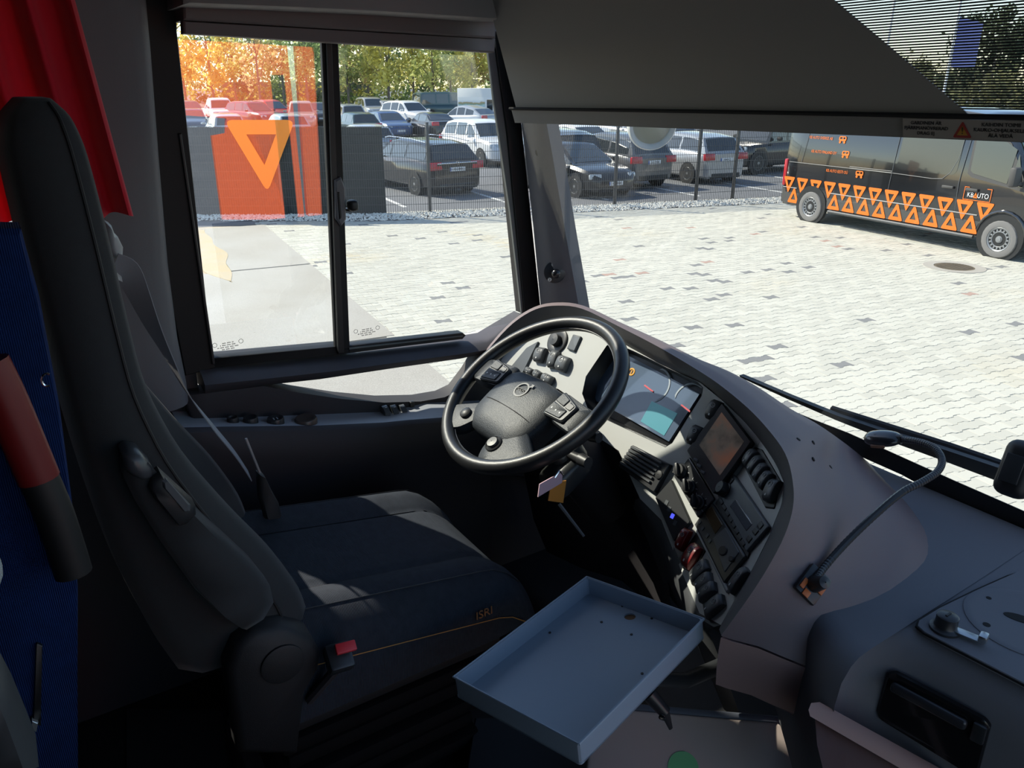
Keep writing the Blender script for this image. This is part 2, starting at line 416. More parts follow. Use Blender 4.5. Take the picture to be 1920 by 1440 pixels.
poly_ground('ground_sand', [(2, -12), (2.5, -1.0), (6.2, -.55), (15.3, -4.6), (15.0, -7.2), (14, -14)], -.022, M_SAND)
# pale concrete strip beside the pavers, two slabs with a joint
b = MB()
E0, E1 = V((15.25, -4.85)), V((5.0, .24))                       # paver edge of the strip
wdt = V((-.437, -.9)) * 1.15
def strip(t0, t1, z, m, name, w0=0.0, w1=1.0):
    a, c = E0.lerp(E1, t0), E0.lerp(E1, t1)
    return poly_ground(name, [tuple(a + wdt * w0), tuple(c + wdt * w0), tuple(c + wdt * w1), tuple(a + wdt * w1)], z, m)
strip(0, .345, .009, M_CONC, 'concrete_strip'); strip(.35, .70, .008, M_CONC, 'concrete_strip', 0, 2.2); strip(.705, 1.0, .009, M_CONC, 'concrete_strip', 0, 2.2)
# a rusty run of sand washed along the strip
rb = MB(); rr = random.Random(3)
NS = 40; wob = lambda t, p: .05 * math.sin(t * 19 + p) + .03 * math.sin(t * 47 + p * 2)
L = [i / NS * .40 for i in range(NS + 1)]
pts = [E0.lerp(E1, t + .01) + wdt * (.92 + .25 * t + wob(t, .4)) for t in L] + [E0.lerp(E1, t + .01) + wdt * (1.30 + .3 * t - max(0, t - .25) * 2 + wob(t, 2.2)) for t in reversed(L)]
rb.prism(T3(0, 0, GZ), [(G(p.x, p.y).x, G(p.x, p.y).y) for p in pts], -.02, .013)
struct(rb.build('ground_stain', M_RUST, smooth=0))

# interlocking double-T pavers
PAV = root('pavement', (0, 0, 0))
Lp, hh, hl = .226, .080, .056; pitch = hh + hl
def paver_outline(g=.0022):
    a = Lp / 2 - g; q = Lp / 4; e = (hh - hl) / 2
    return [(-a, -hh + g), (-q - e, -hh + g), (-q + e, -hl + g), (q - e, -hl + g), (q + e, -hh + g), (a, -hh + g), (a, hh - g), (q + e, hh - g), (q - e, hl - g), (-q + e, hl - g), (-q - e, hh - g), (-a, hh - g)]
PO = paver_outline()
PT = [(x * .972, y * .962) for x, y in PO]
def edge_left(f): 
    t = (E0.x - f) / (E0.x - E1.x); return E0.y + (E1.y - E0.y) * t
def fence_front(r): return 15.75 if r < -2.6 else 15.75 + (r + 2.6) * .285   # front edge of the gravel
cells = []
R_ = 26
for j in range(-170, 170):
    for i in range(-170, 170):
        x = i * Lp + (Lp / 2 if j % 2 else 0); y = j * pitch
        f = (x * math.cos(PAVE_A) + y * (pv.dot(HF))) / KG; r = (x * math.sin(PAVE_A) + y * (pv.dot(HR))) / KG
        if f < 2.4 or f > 19.5: continue
        if r < edge_left(f) - .10 or r > f * .70 + .8: continue
        if f > fence_front(r) - .05: continue
        cells.append((math.hypot(f, r), x, y, f, r))
cells.sort()
prnd = random.Random(11)
def paver_tint(f, r):
    k = prnd.random(); b_ = prnd.uniform(.90, 1.06)
    if k < .020: c = (.23, .23, .225)
    elif k < .026 and r > 0 and f > 9: c = (.42, .29, .24)
    else: c = (.54 * b_, .525 * b_, .455 * b_)
    # sand swept in patches
    s = max(0.0, math.sin(f * 1.3 + 2 * math.sin(r * .8)) * math.sin(r * 1.1 + f * .37)) ** 4 * prnd.uniform(.0, .55) * (1.0 if r < 0 else .45)
    if k >= .026: c = (c[0] * 1.0, c[1] * (1 - .16 * s), c[2] * (1 - .42 * s))
    return c
fs = [tuple(range(24, 12, -1))]
def paver_verts(x, y, dz):
    o = pu * x + pv * y + V((0, 0, GZ))
    A = [o + pu * a + pv * c + V((0, 0, dz - .03)) for a, c in PO]; Bq = [o + pu * a + pv * c + V((0, 0, dz - .005)) for a, c in PO]; Cq = [o + pu * a + pv * c + V((0, 0, dz)) for a, c in PT]
    return A + Bq + Cq
PF = []
for k in range(12):
    n = (k + 1) % 12
    PF += [(k, n, 12 + n, 12 + k), (12 + k, 12 + n, 24 + n, 24 + k)]
PF.append(tuple(range(24, 36)))
seen_first = [c for c in cells if c[3] < 7.4 and -1.6 < c[4]]
single = set()
cand = sorted(cells)
n_single = 0
fieldb = MB()
def in_view(f, r):
    p = G(f, r) - EYE; d_ = p.dot(FW); 
    if d_ <= 0: return False
    X_ = 960 + FOC * p.dot(HR) / d_; Y_ = 720 - FOC * p.dot(UPV) / d_
    if not (380 < X_ < 1920): return False
    if X_ < 1060: return Y_ < 735
    return Y_ < 590 + (X_ - 1060) * .39
proto = {}
for c in cand:
    _, x, y, f, r = c
    dz = prnd.uniform(-.002, .002); tint = paver_tint(f, r)
    if n_single < 300 and in_view(f, r):
        n_single += 1
        key = (tint[0] < .25, prnd.randrange(6))
        if key not in proto:
            pb = MB(); pb.add(paver_verts(0, 0, 0), PF, tint); po = pb.build('paver', M_PAV, PAV, smooth=0); proto[key] = po
        else:
            po = proto[key].copy(); COL.objects.link(po)
        po.location = pu * x + pv * y + V((0, 0, dz))
    else: fieldb.add(paver_verts(x, y, dz), PF, tint)
fieldb.build('paver_field', M_PAV, PAV, smooth=0, stuff=True)
poly_ground('ground_bedding', [(2, -.3), (5, .26), (15.3, -4.85), (15.75, -4.6), (15.75, -2.6), (19.6, 10.9), (19.6, 16), (2, 4)], -.0045, M_JOINT)

# manhole cover
mh = thing('manhole_cover', 'round iron manhole cover set in a pale concrete ring before the black van', 'manhole cover', G(11.5, 6.66, 0))
Mm = Matrix.Translation(G(11.5, 6.66, 0))
b = MB(); b.prism(Mm, circle(.5, 28), -.02, .006, holes=[circle(.33, 28)]); b.build('concrete_ring', M_CONC, mh)
b = MB(); b.prism(Mm, circle(.325, 28), -.02, .004)
for k in range(-5, 6): b.box(Mm @ T3(k * .05, 0, .006), (.022, 2 * math.sqrt(max(.29 ** 2 - (k * .05) ** 2, .001)), .006))
b.build('iron_lid', mat('rusty iron', (.16, .13, .09), .8, noise=(8, .7, (.10, .08, .06))), mh)

# gravel bed along the fence
rg = random.Random(5); b = MB()
TH = [(1, 1, 1), (-1, -1, 1), (-1, 1, -1), (1, -1, -1)]
octa = [(1, 0, 0), (0, 1, 0), (-1, 0, 0), (0, -1, 0), (0, 0, 1)]
of = [(0, 1, 4), (1, 2, 4), (2, 3, 4), (3, 0, 4)]
for k in range(15000):
    r = rg.uniform(-9.5, 9.5); f0 = fence_front(r); wd = 1.0 if r < 1 else .85
    f = f0 + rg.random() * wd
    s = rg.uniform(.022, .046); a = rg.random() * 6.28; g = rg.uniform(.58, .92)
    q = G(f, r, rg.uniform(-.005, .012) + .05 * math.sin(math.pi * (f - f0) / wd))
    ca, sa = math.cos(a), math.sin(a)
    vs = [q + V((ca * x * s - sa * y * s * .7, sa * x * s + ca * y * s * .7, (z - .15) * s * .8)) for x, y, z in octa]
    b.add(vs, of, (g, g * .955, g * .85))
gb = b.build('gravel_bed', attr_mat('gravel stone', .9), smooth=0, stuff=True)
tag(gb, 'bed of pale crushed gravel along the foot of the mesh fence', 'gravel')

# parking bay lines
M_LINE = mat('white road paint', (.62, .62, .60), .8)
PK = root('ground_marking', (0, 0, 0))
bd = V((math.cos(math.radians(-25)), math.sin(math.radians(-25))))        # bays run this way
for k in range(-4, 8):
    o = V((18.3 + k * .62, -.05 + k * 2.35)); n = V((-bd.y, bd.x)) * .05
    e = o + bd * 4.6; q = [o - n, e - n, e + n, o + n]
    b = MB(); b.prism(T3(0, 0, GZ), [(G(*p).x, G(*p).y) for p in q], -.014, -.008); b.build('bay_line', M_LINE, PK, smooth=0)

# ---------------------------------------------------------------- mesh fence
M_WIRE = mat('anthracite coated wire', (.045, .047, .05), .4)
FN = thing('mesh_fence', 'anthracite welded mesh fence on posts between yard and car park', 'fence', G(16.4, -1.8, 0))
FH = 2.10
fpts = [(16.15, -9.0), (16.18, -6.9), (16.25, -4.75), (16.4, -2.63), (16.55, -1.73), (17.15, .30), (17.72, 2.31), (18.3, 4.26), (18.62, 5.2), (19.2, 7.2), (19.8, 9.2), (20.4, 11.2)]
for i, (f, r) in enumerate(fpts):
    p = G(f, r)
    if i == 3: continue
    b = MB(); b.box(Matrix.Translation(p + V((0, 0, FH / 2 + .02))), (.06, .06, FH + .08), .004); b.box(Matrix.Translation(p + V((0, 0, FH + .07))), (.066, .066, .015), .003)
    b.build('fence_post', M_WIRE, FN)
for i in range(len(fpts) - 1):
    if i == 8: pass
    a, c = G(*fpts[i]), G(*fpts[i + 1]); L_ = (c - a).length; b = MB(); d_ = (c - a).normalized(); nrm = V((-d_.y, d_.x, 0)); 
    if nrm.dot(HF) > 0: nrm = -nrm
    n = int(L_ / .055)
    for k in range(n + 1):
        p = a + d_ * (L_ * k / n); s = .0042
        vs = [p + d_ * x * s + nrm * y * s + V((0, 0, z)) for z in (.05, FH) for x, y in ((-1, -1), (1, -1), (1, 1), (-1, 1))]
        b.add(vs, [(0, 1, 5, 4), (1, 2, 6, 5), (2, 3, 7, 6), (3, 0, 4, 7)])
    for k in range(11):
        z = .06 + (FH - .07) * k / 10
        for off in (-.006, .006):
            vs = [q + nrm * (off + y * .0035) + V((0, 0, z + x * .0045)) for q in (a, c) for x, y in ((-1, -1), (1, -1), (1, 1), (-1, 1))]
            b.add(vs, [(0, 1, 5, 4), (1, 2, 6, 5), (2, 3, 7, 6), (3, 0, 4, 7)])
    b.build('wire_mesh', M_WIRE, FN, smooth=0, stuff=True)
M_SCREEN = mat('dark privacy screen', (.030, .037, .038), .8, noise=(1.2, .5, (.05, .058, .058)))
for i in range(0, 3):
    a, c = G(*fpts[i]) , G(*fpts[i + 1]); d_ = (c - a).normalized(); nn = V((-d_.y, d_.x, 0)); nn = nn if nn.dot(HF) > 0 else -nn
    Ms = frame((a + c) / 2 + nn * .03 + V((0, 0, FH / 2)), d_, -nn)
    b = MB(); b.box(Ms, ((c - a).length - .01, FH - .04, .006))
    b.build('privacy_screen', M_SCREEN, FN)
# orange triangle sign on the screen behind the mesh
M_OR = mat('orange sign', (.98, .28, .015), .5)
def ring_tri(b, M, w_, h_, t, down=True, z0=0, z1=.004, r=.12):
    """rounded triangle outline with a triangular hole"""
    P = [V((-w_ / 2, h_ / 2)), V((w_ / 2, h_ / 2)), V((0, -h_ / 2))]
    out = []
    for i in range(3):
        p, q, s = P[i - 1], P[i], P[(i + 1) % 3]
        a = q + (p - q).normalized() * r * w_; c = q + (s - q).normalized() * r * w_
        for k in range(5):
            u = k / 4; out.append(a * (1 - u) ** 2 + q * 2 * u * (1 - u) + c * u * u)
    C = (P[0] + P[1] + P[2]) / 3; k_ = t
    inn = [C + (p - C) * k_ for p in P]
    sg = 1 if down else -1
    b.prism(M, [(p.x, p.y * sg) for p in out], z0, z1, holes=[[(p.x, p.y * sg) for p in inn]])
a = onP(495, 294, G(16.2, -5), HF)
Mt = frame(a - HF * .03, HR + HF * .03, -HF + HR * .03)
tg = MB(); ring_tri(tg, Mt, 1.64, 1.66, .42)
ts = tg.build('triangle_sign', M_OR, smooth=0)
tag(ts, 'orange downward triangle logo with open centre on the dark fence screen', 'sign')
# ================================================================ parked vehicles
M_CGLASS = mat('car glass', (.02, .026, .028), .04, spec=.9, coat=.6)
M_TYRE = mat('tyre', (.025, .025, .025), .85)
M_RIM = mat('silver wheel', (.30, .31, .32), .4, metal=.4)
M_REDL = mat('red tail lamp', (.50, .02, .03), .25, coat=.5)
M_HEADL = mat('clear head lamp', (.55, .60, .63), .15, coat=.5)
M_PLATE = mat('white plate', (.75, .76, .76), .5)
M_PBLUE = mat('blue plate band', (.05, .12, .45), .5)
M_INK = mat('black ink', (.01, .01, .011), .6)
M_CHROME = mat('chrome', (.75, .76, .77), .15, metal=1)
M_PLAST = mat('black car plastic', (.02, .021, .022), .6)
def paint(name, c, metal=.25): return mat('paint ' + name, c, .28, metal=metal, coat=.7)

def lerp_list(L, x):
    if x <= L[0][0]: return L[0][1]
    for (a, p), (c, q) in zip(L, L[1:]):
        if x <= c: return p + (q - p) * (x - a) / (c - a)
    return L[-1][1]
# side profiles, x from the tail (0) to the nose (1); heights in fractions of the overall height
KINDS = {
 'wagon': dict(belt=[(0, .60), (.03, .64), (.3, .65), (.68, .61), (.72, .615), (.9, .54), (.97, .46), (1, .36)], roof=[(.025, .64), (.10, .93), (.25, .985), (.48, 1.0), (.56, .96), (.735, .61)], pil=[.33, .52]),
 'sedan': dict(belt=[(0, .60), (.02, .70), (.12, .72), (.30, .66), (.68, .63), (.72, .63), (.9, .55), (.97, .47), (1, .36)], roof=[(.13, .715), (.27, .95), (.40, 1.0), (.52, .985), (.58, .94), (.74, .63)], pil=[.48]),
 'suv': dict(belt=[(0, .56), (.02, .62), (.3, .63), (.70, .61), (.74, .615), (.92, .56), (.97, .50), (1, .38)], roof=[(.02, .62), (.085, .93), (.2, .985), (.46, 1.0), (.57, .95), (.74, .61)], pil=[.30, .50]),
 'hatch': dict(belt=[(0, .56), (.02, .62), (.3, .63), (.72, .60), (.76, .60), (.93, .52), (.98, .44), (1, .36)], roof=[(.03, .64), (.12, .94), (.28, .99), (.46, 1.0), (.56, .95), (.77, .60)], pil=[.34, .52]),
 'coupe': dict(belt=[(0, .58), (.02, .68), (.12, .68), (.30, .65), (.68, .62), (.72, .62), (.9, .54), (.97, .46), (1, .36)], roof=[(.07, .68), (.22, .90), (.42, 1.0), (.52, .985), (.58, .94), (.75, .62)], pil=[.36, .52]),
 'pickup': dict(belt=[(0, .56), (.02, .60), (.36, .60), (.68, .60), (.74, .61), (.93, .57), (.975, .50), (1, .38)], roof=[(.385, .60), (.41, .95), (.46, .99), (.55, 1.0), (.62, .94), (.74, .61)], pil=[.52]),
 'minibus': dict(belt=[(0, .50), (.01, .53), (.3, .53), (.78, .53), (.82, .53), (.95, .44), (.98, .40), (1, .32)], roof=[(.012, .53), (.035, .94), (.08, .99), (.5, 1.0), (.68, .97), (.83, .53)], pil=[.28, .50, .66]),
 'jeep': dict(belt=[(0, .56), (.01, .58), (.3, .58), (.68, .57), (.70, .57), (.96, .54), (.985, .53), (1, .40)], roof=[(.012, .58), (.03, .96), (.08, .995), (.5, 1.0), (.62, .97), (.69, .57)], pil=[.26, .46]),
}
def wheel(parent, x, y, r, wd, side, spokes=5, hub=False):
    Mw = Matrix(((1, 0, 0, x), (0, 0, side, y), (0, -side, 0, r), (0, 0, 0, 1)))     # n points outward
    b = MB(); b.lathe(Mw, [(r * .62, -wd * .5), (r * .94, -wd * .5), (r, -wd * .35), (r, wd * .35), (r * .95, wd * .48), (r * .80, wd * .53), (r * .66, wd * .5), (r * .62, wd * .3)], 24)
    t = b.build('wheel', M_TYRE, parent)
    b = MB(); b.lathe(Mw, [(r * .655, wd * .46), (r * .63, wd * .49), (r * .57, wd * .44), (r * .53, wd * .25)], 24)
    if hub:
        b.lathe(Mw, [(r * .44, wd * .3), (r * .44, wd * .40), (r * .40, wd * .42), (r * .30, wd * .26), (r * .20, wd * .30), (r * .18, wd * .42), (0.001, wd * .44)], 24)
    if hub: MB().lathe(Mw, [(r * .535, wd * .30), (r * .44, wd * .415), (r * .43, wd * .40), (r * .53, wd * .25)], 24).build('rim_slots', M_PLAST, t)
    for k in range(spokes):
        a = 2 * math.pi * k / spokes
        if hub: b.box(Mw @ Matrix.Rotation(a, 4, 'Z') @ T3(r * .48, 0, wd * .37), (r * .12, r * .085, wd * .12), .004)
        else: b.box(Mw @ Matrix.Rotation(a, 4, 'Z') @ T3(r * .33, 0, wd * .42), (r * .5, r * .12, wd * .10), .006)
    b.lathe(Mw, [(r * .13, wd * .3), (r * .13, wd * .48), (0.001, wd * .5)], 14)
    b.build('rim', M_RIM, t)
    return t
def plate_on(root_, M, txt, detail=True, w_=.52):
    b = MB(); b.box(M, (w_, .115, .012), .004); pl = b.build('number_plate', M_PLATE, root_)
    b = MB(); b.box(M @ T3(-w_ / 2 + .022, 0, .0035), (.04, .105, .009)); b.build('country_band', M_PBLUE, pl)
    if detail and txt: text('plate_number', txt, .085, M @ T3(.02, 0, .0075), M_INK, pl, .001)
    return pl
def car(label, kind, L, Wd, H, col, pos, psi, plate=None, group=None, name='car', low=False, tail='red', dark_lower=False):
    """a car standing at yard position pos=(f, r), its nose towards psi degrees right of the view heading"""
    K = KINDS[kind]; base = G(pos[0], pos[1], -.015)
    fwd = HF * math.cos(math.radians(psi)) + HR * math.sin(math.radians(psi)); left = V((-fwd.y, fwd.x, 0))
    o = thing(name, label, 'pickup truck' if kind == 'pickup' else 'car', base, group)
    o.rotation_euler.z = math.atan2(fwd.y, fwd.x); LOCAL.add(o.name)
    X = lambda u: (u - .5) * L
    hw = Wd / 2; wr = .335 if kind in ('suv', 'pickup', 'jeep', 'minibus') else .315
    if kind == 'jeep': wr = .40
    xf, xb = X(.815), X(.19)
    zb = .20 if kind not in ('suv', 'pickup', 'jeep') else .27
    half = [(0, .80), (.02, .90), (.08, .97), (.25, 1), (.75, 1), (.90, .96), (.97, .86), (1, .70)]
    us = [0, .015, .04, .08, .12, .16, .20, .25, .30, .4, .5, .6, .68, .72, .76, .80, .85, .9, .94, .97, .99, 1]
    b = MB(); rings = []
    for u in us:
        w_ = hw * lerp_list(half, u); zt = H * lerp_list(K['belt'], u); x = X(u)
        lift = .06 if u in (0, 1) else .0
        mid = zb + (zt - zb) * .55
        ring = [(x, 0, zb + lift), (x, w_ * .86, zb + lift), (x, w_ * .97, zb + .07 + lift), (x, w_, mid), (x, w_ * .985, zt - (zt - zb) * .13), (x, w_ * .90, zt), (x, w_ * .6, zt + .018), (x, 0, zt + .03)]
        ring += [(p[0], -p[1], p[2]) for p in ring[-2:0:-1]]
        rings.append([V(p) for p in ring])
    b.loft(rings)
    # greenhouse
    rf = K['roof']; gr = []
    x0, x1 = rf[0][0], rf[-1][0]
    wb = hw * .90; wt = hw * (.80 if kind in ('jeep', 'minibus') else .70)
    def shape(u):
        zr = H * lerp_list(rf, u); zbelt = H * lerp_list(K['belt'], u); t = max(0, min(1, (zr - zbelt) / (H - H * .63)))
        return zr, zbelt, wb + (wt - wb) * t
    for u in sorted(set([p[0] for p in rf] + [x0 + (x1 - x0) * k / 12 for k in range(13)])):
        zr, zbelt, w_ = shape(u); x = X(u); e = min(.05, max(0, (zr - zbelt) * .2))
        ring = [(x, wb, zbelt - .03), (x, w_ + .002, zr - e), (x, w_ * .92, zr - e * .25), (x, w_ * .6, zr + .006), (x, 0, zr + .012)]
        ring += [(p[0], -p[1], p[2]) for p in ring[-2::-1]]
        gr.append([V(p) for p in ring])
    b.loft(gr)
    b.build('body', col, o, smooth=35)
    # side windows
    def side_pt(u, t, s):
        zr, zbelt, w_ = shape(u); z = zbelt + (zr - .05 - zbelt) * t
        zz = (z - zbelt + .03) / max(zr - .05 - zbelt + .03, .01)
        return V((X(u), s * (wb + (w_ - wb) * zz + .008), z))
    def inner(z0, frac):                     # where the roof line is high enough for a window of that height
        return None
    ra, rb_ = rf[1][0], rf[-2][0]
    edges = [x0 + (ra - x0) * .8] + list(K['pil']) + [rb_ + (x1 - rb_) * .62]
    edges = [e for e in edges if x0 < e < x1]
    for s in (1, -1):
        for k in range(len(edges) - 1):
            a, c = edges[k] + .012, edges[k + 1] - .012
            n = 6; lo = [side_pt(a + (c - a) * i / n, .10, s) for i in range(n + 1)]; hi = []
            for i in range(n + 1):
                u = a + (c - a) * i / n; hi.append(side_pt(u, .88 if shape(u)[0] - shape(u)[1] > .12 else .35, s))
            rings = [[p, q, q - V((0, s * .004, 0)), p - V((0, s * .004, 0))] for p, q in zip(lo, hi)]
            MB().loft(rings).build('side_window', M_CGLASS, o, smooth=0)
    def screen(u0, u1, name_):
        A = []
        for j in range(5):
            t = .10 + .80 * j / 4; u = u0 + (u1 - u0) * t; zr, zbelt, w_ = shape(u)
            A.append([V((X(u), y * w_ * .86, zr + .014 - .012 * abs(y))) for y in (-1, -.5, 0, .5, 1)])
        d_ = V((math.copysign(.004, u0 - .5), 0, .004))
        MB().loft([[p + d_ for p in r] + [p - d_ for p in r[::-1]] for r in A]).build(name_, M_CGLASS, o, smooth=60)
    screen(x1, rf[-2][0], 'windscreen'); screen(x0, rf[1][0], 'rear_window')
    for x in (xf, xb):
        for s in (1, -1):
            Mw = Matrix(((1, 0, 0, x), (0, 0, s, s * hw * .93), (0, -s, 0, wr), (0, 0, 0, 1)))
            MB().prism(Mw, circle(wr + .055, 20), 0, hw * .07 + .006).build('wheel_arch', M_PLAST, o)
            wheel(o, x, s * (hw - .09), wr, .20, s, 5 if kind != 'jeep' else 6)
    zh = H * lerp_list(K['belt'], .95) - .10
    for s in (1, -1):
        Mh = frame(V((X(.965), s * hw * .72, zh)), V((-.35 * s, 1, 0)) if s > 0 else V((.35, 1, 0)), V((1, s * .35, .35)))
        MB().box(Mh, (.36, .15, .10), .03).build('headlight', M_HEADL, o)
        zt_ = H * lerp_list(K['belt'], .03) - .12
        Mt_ = frame(V((X(.012), s * hw * .76, zt_)), V((0, -1, 0)), V((-1, s * .3, .12)))
        MB().box(Mt_, (.42 if kind not in ('minibus',) else .12, .22 if kind not in ('minibus',) else .4, .12), .03).build('tail_light', M_REDL, o)
        Mm_ = T3(X(x1) - .32, s * (hw + .10), H * .63 + .05)
        MB().box(Mm_, (.13, .20, .13), .04).build('wing_mirror', col if not low else M_PLAST, o)
    MB().box(T3(X(1.0) - .055, 0, zb + .27), (.06, Wd * .50, .18), .02).build('grille', M_PLAST, o)
    MB().box(T3(X(0) + .03, 0, zb + .08), (.10, Wd * .66, .16), .03).build('bumper', M_PLAST if dark_lower else col, o)
    zp = H * .50 if kind in ('wagon', 'suv', 'hatch') else H * .45
    plate_on(o, Matrix(((0, 0, -1, X(0) - .008), (-1, 0, 0, 0), (0, 1, 0, zp), (0, 0, 0, 1))), plate, bool(plate))
    plate_on(o, Matrix(((0, 0, 1, X(1) - .004), (1, 0, 0, 0), (0, 1, 0, zb + .22), (0, 0, 0, 1))), plate, bool(plate))
    return o
P_BLACK = paint('black', (.010, .011, .013)); P_DGREY = paint('dark grey', (.045, .047, .05)); P_GREY = paint('grey', (.13, .135, .14)); P_SILVER = paint('silver', (.42, .43, .44), .4)
P_WHITE = paint('white', (.80, .80, .80), 0); P_NAVY = paint('navy', (.02, .035, .08)); P_BLUE = paint('blue', (.05, .10, .22)); P_TEAL = paint('teal', (.03, .07, .08))
P_MAROON = paint('maroon', (.16, .02, .05)); P_RED = paint('red', (.55, .03, .05)); P_BEIGE = paint('pale gold', (.36, .33, .29), .4)
def D(px_, dist):
    """yard position seen at picture column px_ and distance dist"""
    return (dist, dist / (FOC / math.cos(PITCH)) * (px_ - 960))
A1 = -27
o = car('black estate car behind the fence, rear and red lamps towards the bus', 'wagon', 4.85, 1.86, 1.52, P_BLACK, (21.3, -2.55), A1 - 9, '481 BMR'); opel = o
MB().box(T3(-2.44, 0, .93), (.03, 1.35, .03), .01).build('chrome_strip', M_CHROME, o)
b = MB(); b.lathe(Matrix(((0, 0, -1, -2.435), (-1, 0, 0, 0), (0, 1, 0, .93), (0, 0, 0, 1))), [(.05, 0), (.05, .025), (.04, .025), (.04, .01)], 20); b.build('badge_ring', M_CHROME, o)
for s in (1, -1):
    b = MB(); b.tube([(-1.9, s * .74, 1.49), (-1.0, s * .73, 1.555), (.3, s * .73, 1.56), (.55, s * .73, 1.52)], .018, 6); b.build('roof_rail', M_CHROME, o)
car('dark off-road estate beside the black estate, partly behind the windscreen pillar', 'suv', 4.7, 1.9, 1.72, P_BLACK, (22.6, 1.05), A1 + 6)
car('black hatchback facing the fence, white plate low on its nose', 'hatch', 4.3, 1.8, 1.46, P_BLACK, (20.7, 1.55), 148, '446 MBB')
car('grey compact crossover behind the fence with tall red tail lamps', 'suv', 4.33, 1.80, 1.62, P_GREY, (22.5, 2.75), A1 - 5, '543 MBB', dark_lower=True)
car('silver grey estate car parked right of the grey crossover', 'wagon', 4.4, 1.80, 1.55, P_SILVER, (23.7, 5.05), A1, '504 MZJ', dark_lower=True)
car('black square off-road car facing left behind the black van', 'jeep', 4.3, 1.88, 1.85, P_BLACK, (25.8, 8.1), 238, low=True)
car('silver hatchback peeping over the screen left of the black estate', 'hatch', 4.2, 1.78, 1.5, P_SILVER, (29.5, -5.4), A1)
car('white off-road estate parked two bays behind the dark one', 'suv', 4.7, 1.92, 1.72, P_WHITE, (28.5, -1.0), 150)
car('white saloon right of the pillar under the blind edge', 'sedan', 4.6, 1.82, 1.45, P_WHITE, (30.5, 2.3), A1)
car('pale green white hatchback beyond the grey crossover', 'hatch', 4.2, 1.78, 1.5, P_SILVER, (37.5, 5.2), 150)
car('black hatchback beyond the silver grey estate', 'hatch', 4.2, 1.78, 1.45, P_DGREY, (33.5, 6.6), 150)
# the far rows, from left to right
car('dark blue saloon facing the yard at the left edge of the far row', 'sedan', 4.6, 1.8, 1.45, P_NAVY, D(352, 44), 160)
car('white pickup truck in the far row left of the maroon car', 'pickup', 5.2, 1.86, 1.80, P_WHITE, D(405, 49), 150)
car('maroon off-road car with pale roof in the far row', 'suv', 4.7, 1.9, 1.72, P_MAROON, D(470, 47), 130)
car('red car behind the maroon one in the far row', 'hatch', 4.3, 1.8, 1.62, P_RED, D(503, 50), 135)
car('beige pickup truck facing the yard in the far row', 'pickup', 5.2, 1.85, 1.78, P_BEIGE, D(560, 46), 165)
car('silver estate whose roof shows over the screen at the left', 'suv', 4.5, 1.8, 1.62, P_SILVER, D(412, 38), A1)
car('silver hatchback whose roof shows above the triangle sign', 'hatch', 4.3, 1.8, 1.60, P_SILVER, D(527, 38), A1 - 4)
car('dark car beyond the beige pickup at the window divider', 'sedan', 4.5, 1.8, 1.45, P_DGREY, D(592, 50), 160)
car('dark teal hatchback showing its rear right of the window divider', 'hatch', 4.2, 1.8, 1.48, P_TEAL, D(660, 41), A1 - 4)
car('silver hatchback behind the dark teal one', 'hatch', 4.3, 1.8, 1.5, P_SILVER, D(645, 47.5), A1)
car('silver van-like estate above the blue saloon', 'suv', 4.6, 1.8, 1.68, P_SILVER, D(694, 52), 155)
car('blue saloon facing the yard in the far row', 'sedan', 4.8, 1.84, 1.46, P_BLUE, D(722, 42), 152)
car('white off-road car facing the yard behind the black saloon', 'suv', 4.8, 1.95, 1.74, P_WHITE, D(764, 47), 140)
car('pale saloon between the blue saloon and white off-road car', 'sedan', 4.6, 1.8, 1.46, P_SILVER, D(725, 52), 150)
car('black saloon showing its rear and plate in the far row', 'sedan', 4.85, 1.82, 1.47, P_BLACK, D(804, 41), A1 - 2, '471 BDB')
car('silver coupe-backed crossover right of the black saloon', 'coupe', 4.7, 1.86, 1.65, P_SILVER, D(874, 44), A1 - 20)
car('dark green minibus in front of the trees', 'minibus', 4.9, 1.9, 1.95, P_TEAL, D(832, 54), 60)
car('dark saloon at the far left behind the navy one', 'hatch', 4.5, 1.8, 1.5, P_DGREY, D(348, 51), 150)

# ---------------------------------------------------------------- the black panel van
vr_, vf_ = V((15.68, 6.0)) * KG, V((12.17, 7.7)) * KG                     # ground under its near wheels
vd = (vf_ - vr_).normalized(); WB = (vf_ - vr_).length
vn = V((vd.y, -vd.x)); vn = vn if vn.x > 0 else -vn              # away from the viewer
VW = 1.99; VL = WB * 1.60
mid = (vr_ + vf_) / 2 + vn * (VW / 2 - .06)
van = thing('panel_van', 'black panel van with orange triangle pattern and white lettering on its side', 'van', G(mid.x / KG, mid.y / KG, 0))
vfw = HF * vd.x + HR * vd.y
van.rotation_euler.z = math.atan2(vfw.y, vfw.x)
LOCAL.add(van.name)
M_VAN = mat('van black paint', (.012, .013, .015), .12, coat=1.0, spec=.7)
M_VAN2 = mat('van dark grey plastic', (.075, .073, .07), .6)
M_VOR = mat('van orange film', (.95, .20, .02), .45)
rw = .345
xr, xf = -WB / 2, WB / 2
XR, XF = xr - .98, xf + .98                                      # tail and nose
hw = VW / 2
top_ = [(XR, 2.42), (XR + .1, 2.55), (xf - 1.3, 2.58), (xf - .55, 2.50), (xf - .1, 2.05), (xf + .28, 1.50), (xf + .40, 1.36), (xf + .75, 1.18), (xf + .93, .95), (XF, .60)]
